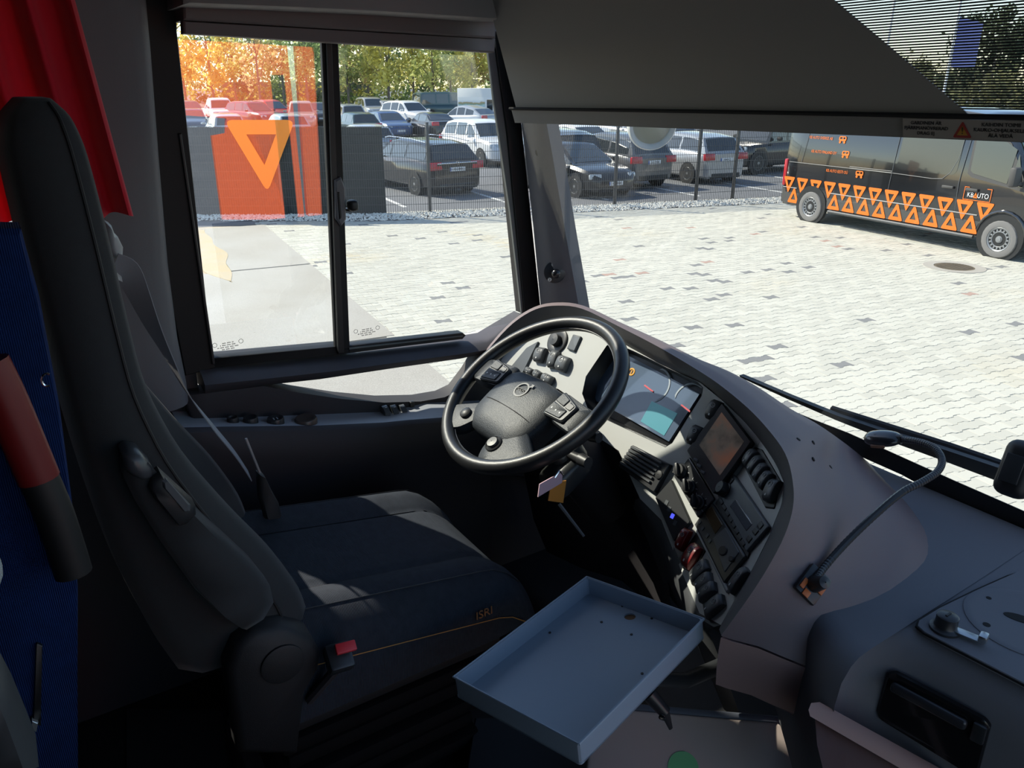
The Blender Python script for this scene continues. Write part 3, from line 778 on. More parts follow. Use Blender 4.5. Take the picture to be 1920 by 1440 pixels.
def ring_van(x):
    zt = lerp_list(top_, x); z0 = .30; k = 1.0
    if x > xf + .3: k = 1 - .22 * ((x - xf - .3) / .68) ** 2
    if x < XR + .05: k = .97
    up_ = [(0, z0), (hw * k * .94, z0), (hw * k * .985, z0 + .10), (hw * k, .70), (hw * k * 1.0, .92), (hw * k * .99, 1.10)]
    if zt > 1.45:
        up_ += [(hw * k * .985, 1.35), (hw * k * (.985 - .10 * (zt - 1.35) / 1.2), zt - .16), (hw * k * (.93 - .10 * (zt - 1.35) / 1.2), zt - .03), (hw * .5, zt + .01), (0, zt + .02)]
    else:
        up_ += [(hw * k * .985, min(1.2, zt - .05)), (hw * k * .95, zt - .03), (hw * k * .85, zt), (hw * .5, zt + .03), (0, zt + .04)]
    r = [V((x, y, z)) for y, z in up_]
    return r + [V((p.x, -p.y, p.z)) for p in r[-2:0:-1]]
b = MB(); b.loft([ring_van(x) for x in [XR, XR + .04, XR + .12, xr - .5, xr, 0, xf - 1.3, xf - .9, xf - .55, xf - .3, xf - .1, xf + .1, xf + .28, xf + .40, xf + .55, xf + .7, xf + .82, xf + .92, XF]])
b.build('body', M_VAN, van, smooth=40)
SN = -1                                                          # the visible flank is its right side, y < 0
def flank(x, z, off=0.0):
    y = hw if z < 1.35 else hw * (.985 - .10 * (z - 1.35) / 1.2)
    if z < .7: y = hw * (1 - .015 * max(0, (.7 - z) / .4))
    n = V((0, -1, .08 if z > 1.35 else 0)).normalized()
    return frame(V((x, -y, z)) + n * off, V((1, 0, 0)), n)
def vpoly(name, pts, m, off=.004, t=.006, parent=None):
    """panel lying on the flank, outline in (x along van, z)"""
    cx = sum(p[0] for p in pts) / len(pts); cz = sum(p[1] for p in pts) / len(pts)
    F_ = flank(cx, cz, off)
    return MB().prism(F_, [(p[0] - cx, (p[1] - cz)) for p in pts], -t, 0).build(name, m, parent or van, smooth=0)
def vround(x0, x1, z0, z1, r=.08): return [(x + (x0 + x1) / 2, z + (z0 + z1) / 2) for x, z in roundrect(x1 - x0, z1 - z0, r)]
M_SEAM = mat('van seam', (.16, .165, .17), .5)
def vline(pts, r=.006, m=M_SEAM, name='door_seam'):
    P = []
    for x, z in pts: P.append(flank(x, z, .002) @ V((0, 0, 0)))
    return MB().tube(P, r, 5).build(name, m, van)
# belt crease, slide rail, doors
vline([(XR + .15, 1.30), (xr + .95, 1.30), (xr + .95, 1.335), (xr + 2.05, 1.335)]); vline([(xr + .95, 1.30), (xr + 2.05, 1.30)], .009)
vline([(xr + 2.05, 2.42), (xr + 2.04, 1.2), (xr + 1.98, .40)]); vline([(xr + .62, .78), (xr + .60, .38), (xf - .55, .38)])
vline([(xf - .98, 2.42), (xf - 1.02, 1.25), (xf - .98, .40)]); vline([(xf - 1.10, 2.40), (xf - 1.14, 1.7), (xf - 1.25, 1.42), (xf - 1.38, 1.30), (xf - 1.6, 1.28), (xr + 2.06, 1.30)])
vline([(xr + .12, 2.3), (xr - .36, 2.2), (xr - .46, 1.32)], .005)
vline([(XR + .05, .71), (xr - .5, .71)], .012); vline([(xr + .5, .71), (xf - .52, .71)], .014)
# cab door window, quarter light
vpoly('cab_window_trim', [(xf - .93, 2.12), (xf - .90, 1.45), (xf - .80, 1.38), (xf + .24, 1.22), (xf + .30, 1.26), (xf - .20, 2.02), (xf - .32, 2.12)], M_VAN2, .003)
vpoly('cab_window', [(xf - .88, 2.07), (xf - .85, 1.50), (xf - .78, 1.45), (xf - .10, 1.33), (xf - .07, 1.93), (xf - .34, 2.07)], M_CGLASS, .008)
vpoly('quarter_window', [(xf - .03, 1.33), (xf + .20, 1.29), (xf - .01, 1.86)], M_CGLASS, .008)
vpoly('side_panel_window', vround(xr + 2.12, xf - 1.12, 1.38, 2.25, .12), M_VAN, .003)
# windscreen
A = []
for j in range(5):
    x = xf + .30 - .80 * j / 4 - .02; zt = lerp_list(top_, x) + .022
    A.append([V((x, y * hw * (.86 - .12 * j / 4), zt - .015 * abs(y))) for y in (-1, -.5, 0, .5, 1)])
MB().loft([[p + V((.004, 0, .004)) for p in r] + [p - V((.004, 0, .004)) for p in r[::-1]] for r in A]).build('windscreen', mat('van windscreen', (.10, .16, .17), .05, coat=.6), van, smooth=60)
for xw in (xr, xf):
    for s in (1, -1):
        Mw = Matrix(((1, 0, 0, xw), (0, 0, s, s * hw * .93), (0, -s, 0, rw + .03), (0, 0, 0, 1)))
        MB().prism(Mw, circle(rw + .10, 26), 0, hw * .07 + .012).build('wheel_arch', M_PLAST, van)
        t_ = wheel(van, xw, s * (hw - .07), rw, .215, s, 16, hub=True)
        t_.data.materials[0] = mat('dusty tyre', (.20, .195, .19), .9)
# arch liner on the front wing, side step, rear lamp, mirror, handles
P = [flank(xf + (rw + .13) * math.cos(a), rw + .03 + (rw + .13) * math.sin(a), .01) @ V((0, 0, 0)) for a in [math.radians(10 + 16 * k) for k in range(11)]]
MB().tube(P, .03, 8).build('wing_flare', M_VAN, van)
MB().tube([(xr + .55, -hw - .02, .31), (xf - .5, -hw - .02, .31)], .035, 10).build('side_step', mat('steel step', (.10, .105, .11), .55, metal=.3), van)
MB().box(T3(XR + .03, -hw + .045, 1.05), (.10, .10, .62), .03).build('tail_light', M_REDL, van)
MB().box(T3(XR - .02, 0, .45), (.12, VW * .92, .22), .03).build('bumper', M_VAN2, van)
MB().box(T3(xf + .12, -hw - .15, 1.48), (.13, .20, .34), .04).build('wing_mirror', M_VAN2, van)
MB().box(T3(xf + .16, -hw - .04, 1.36), (.06, .14, .06), .02).build('mirror_arm', M_VAN2, van)
for x in (xf - 1.22, xf - .72):
    MB().box(flank(x, 1.16, .02), (.24, .05, .035), .012).build('door_handle', M_VAN2, van)
for (x0, x1) in ((XR + .02, xr - rw - .1), (xr + rw + .1, xf - rw - .12)):
    vpoly('sill_cladding', [(x0, .36), (x1, .36), (x1, .70), (x0, .70)], M_VAN2, .0015, .004)
# the triangle pattern: one row pointing down, one up
nT = 13; x_s = XR + .22; x_e = xf - .40
for k in range(nT):
    x = x_s + (x_e - x_s) * k / (nT - 1)
    tb = MB(); ring_tri(tb, flank(x, .77, .007), .36, .38, .40); tb.build('triangle_decal', M_VOR, van, smooth=0)
    x2 = x + .19
    if abs(x2 - xr) < .47 or k == nT - 1: continue
    tb = MB(); ring_tri(tb, flank(x2, .555, .007), .36, .38, .40, down=False); tb.build('triangle_decal', M_VOR, van, smooth=0)
for (s, x, z) in (('KB AUTO SVERIGE AB', xr - .02, 1.88), ('KB AUTO FINLAND OY', xr + .14, 1.58), ('KB AUTO EESTI OÜ', xr + .62, 1.20)):
    text('company_line', s, .088, flank(x, z, .006), M_VOR, van, sx=.8)
    I = flank(x + .62, z + .02, .006); b = MB()
    b.prism(I, roundrect(.20, .10, .035), 0, .003, holes=[[(-.07, -.01), (.0, -.01), (.0, .03), (-.07, .03)], [(.02, -.01), (.075, -.01), (.075, .03), (.02, .03)]])
    for dx in (-.06, .06): b.prism(I @ T3(dx, -.075), circle(.028, 10), 0, .003)
    b.build('vehicle_symbol', M_VOR, van)
# boxed logo on the cab door
F_ = flank(xf - .60, 1.09, .006) @ Matrix.Diagonal((.68, .80, 1, 1))
b = MB(); b.prism(F_, [(-.40, -.15), (.40, -.15), (.40, .15), (.26, .15), (.26, .135), (.385, .135), (.385, -.135), (-.385, -.135), (-.385, .135), (-.26, .135), (-.26, .15), (-.40, .15)], 0, .003); b.build('logo_frame', M_VOR, van, smooth=0)
M_WHT = mat('white film', (.85, .85, .85), .5)
text('logo_text', 'KB', .16, F_ @ T3(-.2, -.03), M_WHT, van); text('logo_text', 'UTO', .16, F_ @ T3(.17, -.03), M_WHT, van)
tb = MB(); ring_tri(tb, F_ @ T3(-.045, -.02), .13, .14, .35, down=False); tb.build('logo_triangle', M_VOR, van, smooth=0)
# ================================================================ trees and things at the far end
M_LEAF = attr_mat('autumn leaf', .8, .45)
M_BARK = mat('bark', (.16, .13, .10), .9, noise=(6, .6, (.30, .28, .25)))
GT = 'trees beyond the car park'
def tree(px_, dist, h, wd, tone, label, seed, n=1500, trunk=.12, bare=.25, name='broadleaf_tree'):
    R = random.Random(seed); f, r = D(px_, dist); base = G(f, r, -.05)
    o = thing(name, label, 'tree', base, None)
    b = MB(); lean = V((R.uniform(-.3, .3), R.uniform(-.3, .3), 0))
    top_p = V((0, 0, h * .92)) + lean; br = []
    b.tube([V((0, 0, 0)), V((0, 0, h * .3)) + lean * .2, V((0, 0, h * .6)) + lean * .6, top_p], [trunk, trunk * .8, trunk * .5, .02], 6)
    for k in range(9):
        t = R.uniform(.12, .75); a = R.random() * 6.28; p = V((0, 0, h * t)) + lean * t; ln = wd * .5 * R.uniform(.5, .95)
        e = p + V((math.cos(a) * ln, math.sin(a) * ln, h * R.uniform(.12, .28))); br.append(e)
        b.tube([p, (p + e) / 2 + V((0, 0, .15)), e], [trunk * .35, trunk * .25, .012], 5)
    tr_ = b.build('trunk', M_BARK, None); tr_.parent = o
    lb = MB(); cl = []
    for k in range(int(10 + h * 2)):
        t = R.uniform(bare, 1.0); rad = wd * .5 * (1 - abs(t - .5) ** 2 * 2.2) * math.sqrt(R.random())
        a = R.random() * 6.28; cl.append((V((math.cos(a) * rad, math.sin(a) * rad, h * t)) + lean * t, R.uniform(.5, 1.0) * wd * .22, R.uniform(.7, 1.25)))
    for k in range(n):
        c, s, g = R.choice(cl)
        q = V((R.gauss(0, 1), R.gauss(0, 1), R.gauss(0, 1))) * s * .62 + c
        z = R.uniform(.12, .26); u = V((R.gauss(0, 1), R.gauss(0, 1), R.gauss(0, 1))).normalized(); v = u.orthogonal().normalized()
        g2 = g * R.uniform(.7, 1.25); col = tuple(max(0, x * g2) for x in tone)
        lb.add([q - u * z, q + v * z * .55, q + u * z, q - v * z * .55], [(0, 1, 2, 3)], col)
    lo = lb.build('crown', M_LEAF, None, smooth=0, stuff=True); lo.parent = o
    return o
YG = (.70, .65, .20); OL = (.50, .53, .20); GR = (.30, .40, .17); YL = (.85, .68, .18); DG = (.14, .20, .10); TAN = (.68, .53, .25)
trees = [
 (345, 66, 11, 6.5, YL, 'yellow autumn tree at the left edge of the side window'), (398, 62, 10.5, 5.5, YL, 'bright yellow birch above the white pickup'),
 (440, 68, 12, 6, YG, 'yellow green tree left of the bare-stemmed one'), (485, 58, 9, 4.5, TAN, 'thin many-stemmed tree with sparse tan leaves'),
 (530, 66, 12, 6, OL, 'olive tree above the triangle sign'), (575, 60, 12, 5.5, GR, 'dark green tree left of the window divider'),
 (610, 68, 12, 6, GR, 'green tree hidden partly by the window divider'), (652, 60, 9.2, 5, OL, 'small olive tree with forked stems right of the divider'),
 (690, 66, 11.5, 6, TAN, 'tall tan and green tree above the blue saloon'), (728, 58, 9.5, 5.6, YG, 'yellow green tree above the white off-road car'),
 (775, 66, 12, 6.5, YG, 'broad yellow green tree left of the minibus'), (812, 60, 10.5, 5.5, OL, 'olive tree behind the dark green minibus'),
 (845, 68, 12, 6, GR, 'mid green tree behind the white mural container'), (885, 64, 11, 6, YG, 'yellow green tree right of the mural container'),
 (925, 66, 11.5, 6, TAN, 'rusty tan tree beside the windscreen pillar'), (965, 60, 11, 6, OL, 'olive tree behind the windscreen pillar'),
]
for i, (x, d_, h, wd, c, lab) in enumerate(trees): tree(x, d_, h * .95, wd * .7, c, lab, 100 + i, 1700 if i != 3 else 500)
# the undergrowth behind them, one tangle
R = random.Random(77); lb = MB()
for k in range(9000):
    px_ = R.uniform(335, 985); f, r = D(px_, R.uniform(70, 76)); z = 6.2 * R.random() ** 1.2; p = G(f, r, z); sz = R.uniform(.14, .30)
    tone = (OL, GR, YG, DG)[int(2 + 2 * math.sin(px_ * .045) * math.sin(px_ * .013 + z)) % 4]; g2 = R.uniform(.55, 1.1)
    u = V((R.gauss(0, 1), R.gauss(0, 1), R.gauss(0, 1))).normalized(); v = u.orthogonal().normalized()
    lb.add([p - u * sz, p + v * sz * .6, p + u * sz, p - v * sz * .6], [(0, 1, 2, 3)], tuple(c * g2 for c in tone))
tag(lb.build('undergrowth', M_LEAF, None, smooth=0, stuff=True), 'tangle of green and yellow undergrowth between the autumn trees', 'undergrowth')
# trees seen through the windscreen blind, taller; leaf colours darkened to stand in for the sun's different angle
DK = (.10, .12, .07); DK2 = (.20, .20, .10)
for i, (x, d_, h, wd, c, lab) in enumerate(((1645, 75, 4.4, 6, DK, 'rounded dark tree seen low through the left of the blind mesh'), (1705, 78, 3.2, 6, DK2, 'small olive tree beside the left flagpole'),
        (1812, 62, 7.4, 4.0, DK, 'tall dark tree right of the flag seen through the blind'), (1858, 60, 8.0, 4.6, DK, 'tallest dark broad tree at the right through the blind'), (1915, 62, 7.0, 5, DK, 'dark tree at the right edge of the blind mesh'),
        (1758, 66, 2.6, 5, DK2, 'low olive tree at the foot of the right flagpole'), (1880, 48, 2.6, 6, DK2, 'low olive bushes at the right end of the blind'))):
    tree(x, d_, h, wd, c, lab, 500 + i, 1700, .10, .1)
# white flagpoles with one flag
M_POLE = mat('white pole', (.85, .85, .85), .4)
for k, (x, y) in enumerate(((1652, 200), (1772, 200))):
    f, r = D(x, 42); p = G(f, r)
    o = thing('flagpole', ('left slim white flagpole seen through the blind mesh', 'right white flagpole carrying the pale blue flag')[k], 'flagpole', p)
    MB().tube([p, p + V((0, 0, 14))], [.08, .06], 8).build('pole', M_POLE, o)
    if k == 1:
        b = MB(); n = 8; A = []
        for i in range(n + 1):
            q = p + HR * (.12 + 1.5 * i / n) + HF * (.15 * math.sin(i * .9)); A.append([q + V((0, 0, 6.6 - .05 * i)), q + V((0, 0, 3.9))])
        b.loft([[a, c, c + HF * .01, a + HF * .01] for a, c in A]); b.build('flag', mat('pale blue flag', (.28, .30, .62), .7), o, smooth=60)
# white container with a landscape mural
f, r = D(893, 48); o = thing('mural_container', 'white container with a landscape mural and a small window', 'container', G(f, r))
Mc = frame(G(f, r, 1.2), HR - HF * .4, -HF - HR * .4)
MB().box(Mc @ T3(0, 0, -1.2), (2.9, 2.5, 2.4), .02).build('container_body', mat('white panel', (.80, .80, .78), .5), o)
m = mat('landscape mural', (.55, .62, .62), .6); t = m.node_tree; bs = t.nodes['Principled BSDF']
tc = t.nodes.new('ShaderNodeTexCoord'); sp = t.nodes.new('ShaderNodeSeparateXYZ'); ns = t.nodes.new('ShaderNodeTexNoise'); ns.inputs['Scale'].default_value = 3
cr = t.nodes.new('ShaderNodeValToRGB'); ad = t.nodes.new('ShaderNodeMath'); ad.operation = 'MULTIPLY_ADD'; ad.inputs[1].default_value = .14
t.links.new(tc.outputs['Generated'], sp.inputs[0]); t.links.new(tc.outputs['Object'], ns.inputs['Vector']); t.links.new(ns.outputs[0], ad.inputs[0]); t.links.new(sp.outputs[2], ad.inputs[2]); t.links.new(ad.outputs[0], cr.inputs[0]); t.links.new(cr.outputs[0], bs.inputs[0])
e = cr.color_ramp.elements; e[0].position = .15; e[0].color = (.55, .52, .10, 1); e[1].position = .95; e[1].color = (.86, .88, .88, 1)
for p_, c in ((.46, (.62, .56, .14)), (.56, (.56, .52, .22)), (.62, (.36, .55, .60)), (.74, (.50, .68, .70)), (.79, (.25, .34, .20)), (.84, (.50, .36, .17)), (.88, (.80, .84, .84))): q = e.new(p_); q.color = (*c, 1)
MB().box(Mc @ T3(-.38, -.12, .005), (2.0, 1.6, .01)).build('mural', m, o)
b = MB(); b.prism(Mc @ T3(1.0, .05), [(-.3, -.55), (.3, -.55), (.3, .55), (-.3, .55)], 0, .04, holes=[[(-.22, -.47), (.22, -.47), (.22, .47), (-.22, .47)]]); b.build('window_frame', M_POLE, o)
MB().box(Mc @ T3(1.0, .05, .01), (.44, .94, .01)).build('window_glass', M_CGLASS, o)
# grey concrete wall left
f, r = D(560, 74); Mc = frame(G(f, r, .95), HR, -HF)
o = MB().box(Mc, (16, 1.9, .2), .01).build('boundary_wall', mat('grey concrete wall', (.30, .31, .32), .8, noise=(1, .4, (.24, .25, .26)))); tag(o, 'low grey concrete wall between the far cars and the trees', 'wall')
# orange safety bollard between rows
f, r = D(842, 30); o = thing('bollard', 'small orange bollard standing between the parked rows', 'bollard', G(f, r))
MB().tube([G(f, r), G(f, r, .75)], .05, 10).build('post', mat('orange plastic', (.8, .22, .03), .5), o); MB().box(Matrix.Translation(G(f, r, .02)), (.3, .3, .04), .01).build('foot', M_PLAST, o)
# orange painted hoarding on the far side of the bus; the side window mirrors it
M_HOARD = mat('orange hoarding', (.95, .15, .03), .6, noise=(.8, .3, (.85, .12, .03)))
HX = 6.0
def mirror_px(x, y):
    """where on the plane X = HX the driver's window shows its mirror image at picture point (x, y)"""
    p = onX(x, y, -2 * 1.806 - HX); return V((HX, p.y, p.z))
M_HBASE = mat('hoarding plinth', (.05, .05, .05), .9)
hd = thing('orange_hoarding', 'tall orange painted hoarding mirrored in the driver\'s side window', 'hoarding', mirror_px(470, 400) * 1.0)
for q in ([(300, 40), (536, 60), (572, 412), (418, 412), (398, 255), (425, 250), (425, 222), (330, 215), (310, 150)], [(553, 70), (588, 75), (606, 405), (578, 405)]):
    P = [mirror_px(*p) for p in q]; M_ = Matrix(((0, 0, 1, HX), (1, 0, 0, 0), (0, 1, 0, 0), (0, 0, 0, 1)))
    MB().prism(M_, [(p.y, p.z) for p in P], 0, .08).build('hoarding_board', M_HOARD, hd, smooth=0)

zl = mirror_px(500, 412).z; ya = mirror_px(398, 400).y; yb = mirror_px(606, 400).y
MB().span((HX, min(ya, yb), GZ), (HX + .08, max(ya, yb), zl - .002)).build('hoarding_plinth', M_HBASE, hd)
# ================================================================ dashboard
nA = V((.03, -.86, .51)).normalized(); pA = V((-1.17, 1.13, 1.905))
nB = V((-.42, -.74, .52)).normalized(); pB = V((-.82, 1.043, 1.812))
FA = frame(pA, V((1, .035, 0)), nA); FB = frame(pB, V((.87, -.5, 0)), nB)
def which(x, y, off=0.0):
    d = ray(x, y); tA = (pA + nA * off - EYE).dot(nA) / d.dot(nA); tB = (pB + nB * off - EYE).dot(nB) / d.dot(nB)
    return 'A' if tA < tB else 'B'
def S(x, y, off=0.0, pl=None):
    pl = pl or which(x, y, off)
    return onP(x, y, pA + nA * off, nA) if pl == 'A' else onP(x, y, pB + nB * off, nB)
def loc2(x, y, pl):
    F = FA if pl == 'A' else FB; p = F.inverted() @ S(x, y, 0, pl); return (p.x, p.y)
def rounded(poly, r, n=3):
    out = []; m = len(poly); P = [V((x, y)) for x, y in poly]
    for i in range(m):
        p, q, s = P[i - 1], P[i], P[(i + 1) % m]
        a = q + (p - q).normalized() * min(r, (p - q).length * .45); c = q + (s - q).normalized() * min(r, (s - q).length * .45)
        for k in range(n + 1):
            u = k / n; w_ = a * (1 - u) ** 2 + q * 2 * u * (1 - u) + c * u * u; out.append((w_.x, w_.y))
    return out
def cxy(q): return sum(p[0] for p in q) / len(q), sum(p[1] for p in q) / len(q)
def dev(name, quad, z0, z1, m, parent, pl=None, bev=.0015, r=.003, holes=(), **k):
    """a moulded plate or block standing on the instrument panel, outlined in picture points of the panel plane"""
    pl = pl or which(*cxy(quad)); F = FA if pl == 'A' else FB
    P = [loc2(x, y, pl) for x, y in quad]
    if r: P = rounded(P, r)
    b = MB(); b.prism(F, P, z0, z1, bev if not holes else 0, holes=[[loc2(x, y, pl) for x, y in h] for h in holes]); return b.build(name, m, parent, **k)
def at_frame(x, y, z=0.0, pl=None):
    pl = pl or which(x, y); F = FA if pl == 'A' else FB; p = loc2(x, y, pl); return F @ T3(p[0], p[1], z)

M_PANEL = mat('light grey instrument panel', (.46, .47, .455), .5, bump=(1200, .06))
M_COWL = mat('dashboard cowl', (.180, .137, .140), .62, bump=(1000, .18))  # brownish-grey plastic, tinted warmer to stand in for orange bounce light
M_COWL2 = mat('dashboard rim', (.10, .098, .104), .5, bump=(1000, .15))
M_SWITCH = mat('black switch', (.022, .023, .025), .42, bump=(1500, .1))
M_SWTOP = mat('switch face', (.085, .092, .10), .4)
M_DEV = mat('device black', (.026, .028, .031), .35)
M_DEVG = mat('device grey', (.085, .095, .105), .4)
M_MARK = mat('white print', (.55, .56, .56), .6)
M_REDSW = mat('red switch', (.22, .012, .012), .35, coat=.3)
dash = thing('dashboard', 'wrap-around driver dashboard with light grey panel, dark cowl and many switches', 'dashboard', (-1.0, 1.2, 1.8))

# --- the instrument panel plates
OUT = [(915, 712), (940, 672), (985, 628), (1030, 604), (1062, 600), (1112, 609), (1182, 652), (1250, 689), (1312, 717), (1352, 749), (1395, 790), (1425, 825), (1455, 870), (1470, 905), (1466, 945), (1440, 1010), (1415, 1060), (1392, 1100), (1352, 1172), (1312, 1150), (1275, 1065), (1240, 975), (1200, 935), (1160, 845), (1090, 800), (1010, 790), (940, 770)]
CL = [(1092, 738), (1099, 706), (1138, 648), (1152, 643), (1190, 659), (1308, 716), (1318, 726), (1315, 742), (1260, 830), (1247, 838), (1140, 788), (1102, 765)]
def tdiff(x, y):
    d = ray(x, y); return (pA - EYE).dot(nA) / d.dot(nA) - (pB - EYE).dot(nB) / d.dot(nB)
def clip(poly, sgn):
    out = []
    for i in range(len(poly)):
        a, c = poly[i - 1], poly[i]; ga, gc = tdiff(*a) * sgn, tdiff(*c) * sgn
        if (ga < 0) != (gc < 0):
            lo, hi = 0, 1
            for _ in range(40):
                m_ = (lo + hi) / 2; g = tdiff(a[0] + (c[0] - a[0]) * m_, a[1] + (c[1] - a[1]) * m_) * sgn
                if (g < 0) == (ga < 0): lo = m_
                else: hi = m_
            out.append((a[0] + (c[0] - a[0]) * lo, a[1] + (c[1] - a[1]) * lo))
        if gc < 0: out.append(c)
    return out
oA, oB = clip(OUT, 1), clip(OUT, -1)
dev('instrument_panel', oA, -.012, 0, M_PANEL, dash, 'A', r=0, holes=[CL])
dev('instrument_panel', oB, -.012, 0, M_PANEL, dash, 'B', r=0, bev=.0)
# --- instrument cluster sunk into the panel
Pc = [loc2(x, y, 'A') for x, y in CL]; cx_, cy_ = cxy(Pc)
def shrink(k, z): return [FA @ V((cx_ + (x - cx_) * k, cy_ + (y - cy_) * k, z)) for x, y in Pc]
M_BEZ = mat('cluster bezel', (.012, .012, .013), .35)
b = MB(); b.loft([shrink(1.0, .001), shrink(.985, -.004), shrink(.93, -.040), shrink(.93, -.05)], caps=False)
bz = b.build('cluster_bezel', M_BEZ, dash, smooth=50)
M_SCR = mat('cluster face', (.075, .115, .18), .25, coat=.8, spec=.6)
dev('cluster_face', [(cx2[0], cx2[1]) for cx2 in CL], -.046, -.042, mat('cluster dark face', (.02, .022, .026), .3), bz, 'A', r=0)
def dev_z(name, quad, z0, z1, m, parent, r=.002, holes=()):
    """like dev(), but the outline is seen on a plane sunk z1 below the panel"""
    P = []
    for x, y in quad: q = FA.inverted() @ S(x, y, z1, 'A'); P.append((q.x, q.y))
    H_ = [[((FA.inverted() @ S(x, y, z1, 'A')).x, (FA.inverted() @ S(x, y, z1, 'A')).y) for x, y in h] for h in holes]
    b = MB(); b.prism(FA, rounded(P, r) if r else P, z0, z1, holes=H_); return b.build(name, m, parent, smooth=0)
dev_z('display', [(1150, 652), (1226, 692), (1312, 738), (1254, 828), (1170, 780), (1105, 745)], -.042, -.036, M_SCR, bz)
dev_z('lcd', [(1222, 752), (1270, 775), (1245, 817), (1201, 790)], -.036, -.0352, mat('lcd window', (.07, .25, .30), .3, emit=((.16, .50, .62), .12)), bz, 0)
M_GA = mat('gauge print', (.32, .38, .44), .5)
for (x, y, r_) in ((1228, 722, .042), (1292, 752, .042)):
    q = FA.inverted() @ S(x, y, -.0352, 'A'); a0, a1 = (-60, 100) if x < 1250 else (60, 190)
    P = [(q.x + r_ * math.cos(math.radians(a)), q.y + r_ * math.sin(math.radians(a))) for a in range(a0, a1, 10)] + [(q.x + (r_ - .004) * math.cos(math.radians(a)), q.y + (r_ - .004) * math.sin(math.radians(a))) for a in range(a1, a0, -10)]
    MB().prism(FA, P, -.036, -.0348).build('gauge_arc', M_GA, bz, smooth=0)
dev_z('needle', [(1207, 723), (1224, 736), (1225, 733), (1209, 721)], -.036, -.034, mat('red needle', (.6, .08, .10), .4), bz, 0)
dev_z('needle', [(1276, 760), (1293, 773), (1294, 770), (1278, 758)], -.036, -.034, mat('red needle', (.6, .08, .10), .4), bz, 0)
q = FA @ T3(*[(FA.inverted() @ S(1184, 697, -.035, 'A'))[i] for i in (0, 1)], -.0355)
b = MB(); b.prism(q, circle(.0095, 18), 0, .001, holes=[circle(.0065, 18)]); b.prism(q, [(-.001, -.005), (.001, -.005), (.001, .005), (-.001, .005)], 0, .001); b.build('warning_lamp', mat('amber lamp', (.5, .22, .02), .4, emit=((.8, .35, .02), .5)), bz)
# --- monitor
mon = dev('monitor', [(1361, 760), (1416, 832), (1346, 929), (1295, 848)], -.005, .016, M_DEV, dash, 'A')
M_MON = mat('monitor picture', (.16, .12, .09), .22, coat=.5)
t = M_MON.node_tree; bs = t.nodes['Principled BSDF']; tc = t.nodes.new('ShaderNodeTexCoord'); ns = t.nodes.new('ShaderNodeTexNoise'); ns.inputs['Scale'].default_value = 14; cr = t.nodes.new('ShaderNodeValToRGB'); ns.inputs['Detail'].default_value = 5
e = cr.color_ramp.elements; e[0].position = .35; e[0].color = (.05, .06, .05, 1); e[1].position = .7; e[1].color = (.42, .17, .09, 1); q = e.new(.5); q.color = (.20, .17, .14, 1)
t.links.new(tc.outputs['Object'], ns.inputs['Vector']); t.links.new(ns.outputs[0], cr.inputs[0]); t.links.new(cr.outputs[0], bs.inputs[0]); t.links.new(cr.outputs[0], bs.inputs['Emission Color']); bs.inputs['Emission Strength'].default_value = .10
dev('monitor_screen', [(1319, 838), (1361, 777), (1403, 832), (1358, 895)], .015, .0165, M_MON, mon, 'A', r=.001, bev=0)
for x, y in ((1313, 866), (1319, 877), (1326, 889)): MB().prism(at_frame(x, y, .014, 'A'), rounded([(-.005, -.003), (.005, -.003), (.005, .003), (-.005, .003)], .001), 0, .005, .001).build('monitor_button', M_SWTOP, mon)
# --- rocker switches
def rocker(quad, m=None, mark=True, h=.014, sym=True, pl=None):
    pl = pl or which(*cxy(quad)); F = FA if pl == 'A' else FB; P = [V(loc2(x, y, pl)) for x, y in quad]
    # P0,P1 far short end, P2,P3 near short end
    ln = ((P[0] + P[1]) / 2 - (P[2] + P[3]) / 2); ax = ln.normalized(); wd = ((P[1] - P[0]).length + (P[2] - P[3]).length) / 2; L_ = ln.length; c = (P[0] + P[1] + P[2] + P[3]) / 4
    side = V((ax.y, -ax.x)); rings = []
    for k in range(9):
        t = -1 + 2 * k / 8; z = h * (.55 + .45 * math.sqrt(max(0, 1 - abs(t) ** 2.6))); hw_ = wd / 2 * (1 - .12 * abs(t) ** 4)
        q = c + ax * (L_ / 2 * t * 1.0)
        ring = [(-hw_, -.004), (-hw_, z - .002), (-hw_ * .8, z), (hw_ * .8, z), (hw_, z - .002), (hw_, -.004)]
        rings.append([F @ V((q.x + side.x * s_, q.y + side.y * s_, zz)) for s_, zz in ring])
    o = MB().loft(rings).build('rocker_switch', m or M_SWITCH, dash, smooth=50)
    if mark:
        q = c - ax * L_ * .27; zz = h * .97
        Fm = F @ Matrix(((side.x, ax.x, 0, q.x), (side.y, ax.y, 0, q.y), (0, 0, 1, zz), (0, 0, 0, 1)))
        MB().prism(Fm, [(-wd * .06, -L_ * .05), (wd * .06, -L_ * .05), (wd * .06, L_ * .05), (-wd * .06, L_ * .05)], -.001, .0006).build('indicator', M_MARK, o, smooth=0)
    if sym:
        q = c + ax * L_ * .20; Fm = F @ Matrix(((side.x, ax.x, 0, q.x), (side.y, ax.y, 0, q.y), (0, 0, 1, h * .99), (0, 0, 0, 1))); s_ = min(wd, L_) * .22
        b = MB(); b.prism(Fm, circle(s_, 8), -.001, .0006, holes=[circle(s_ * .72, 8)]); b.prism(Fm, [(-s_ * .4, -s_ * .12), (s_ * .4, -s_ * .12), (s_ * .4, s_ * .12), (-s_ * .4, s_ * .12)], -.001, .0006); b.build('symbol', mat('faint print', (.22, .23, .24), .6), o, smooth=0)
    return o
for q in ([(1341, 750), (1360, 757), (1342, 792), (1326, 786)], [(1306, 796), (1325, 806), (1307, 840), (1292, 832)]): rocker(q, h=.018, pl='A')
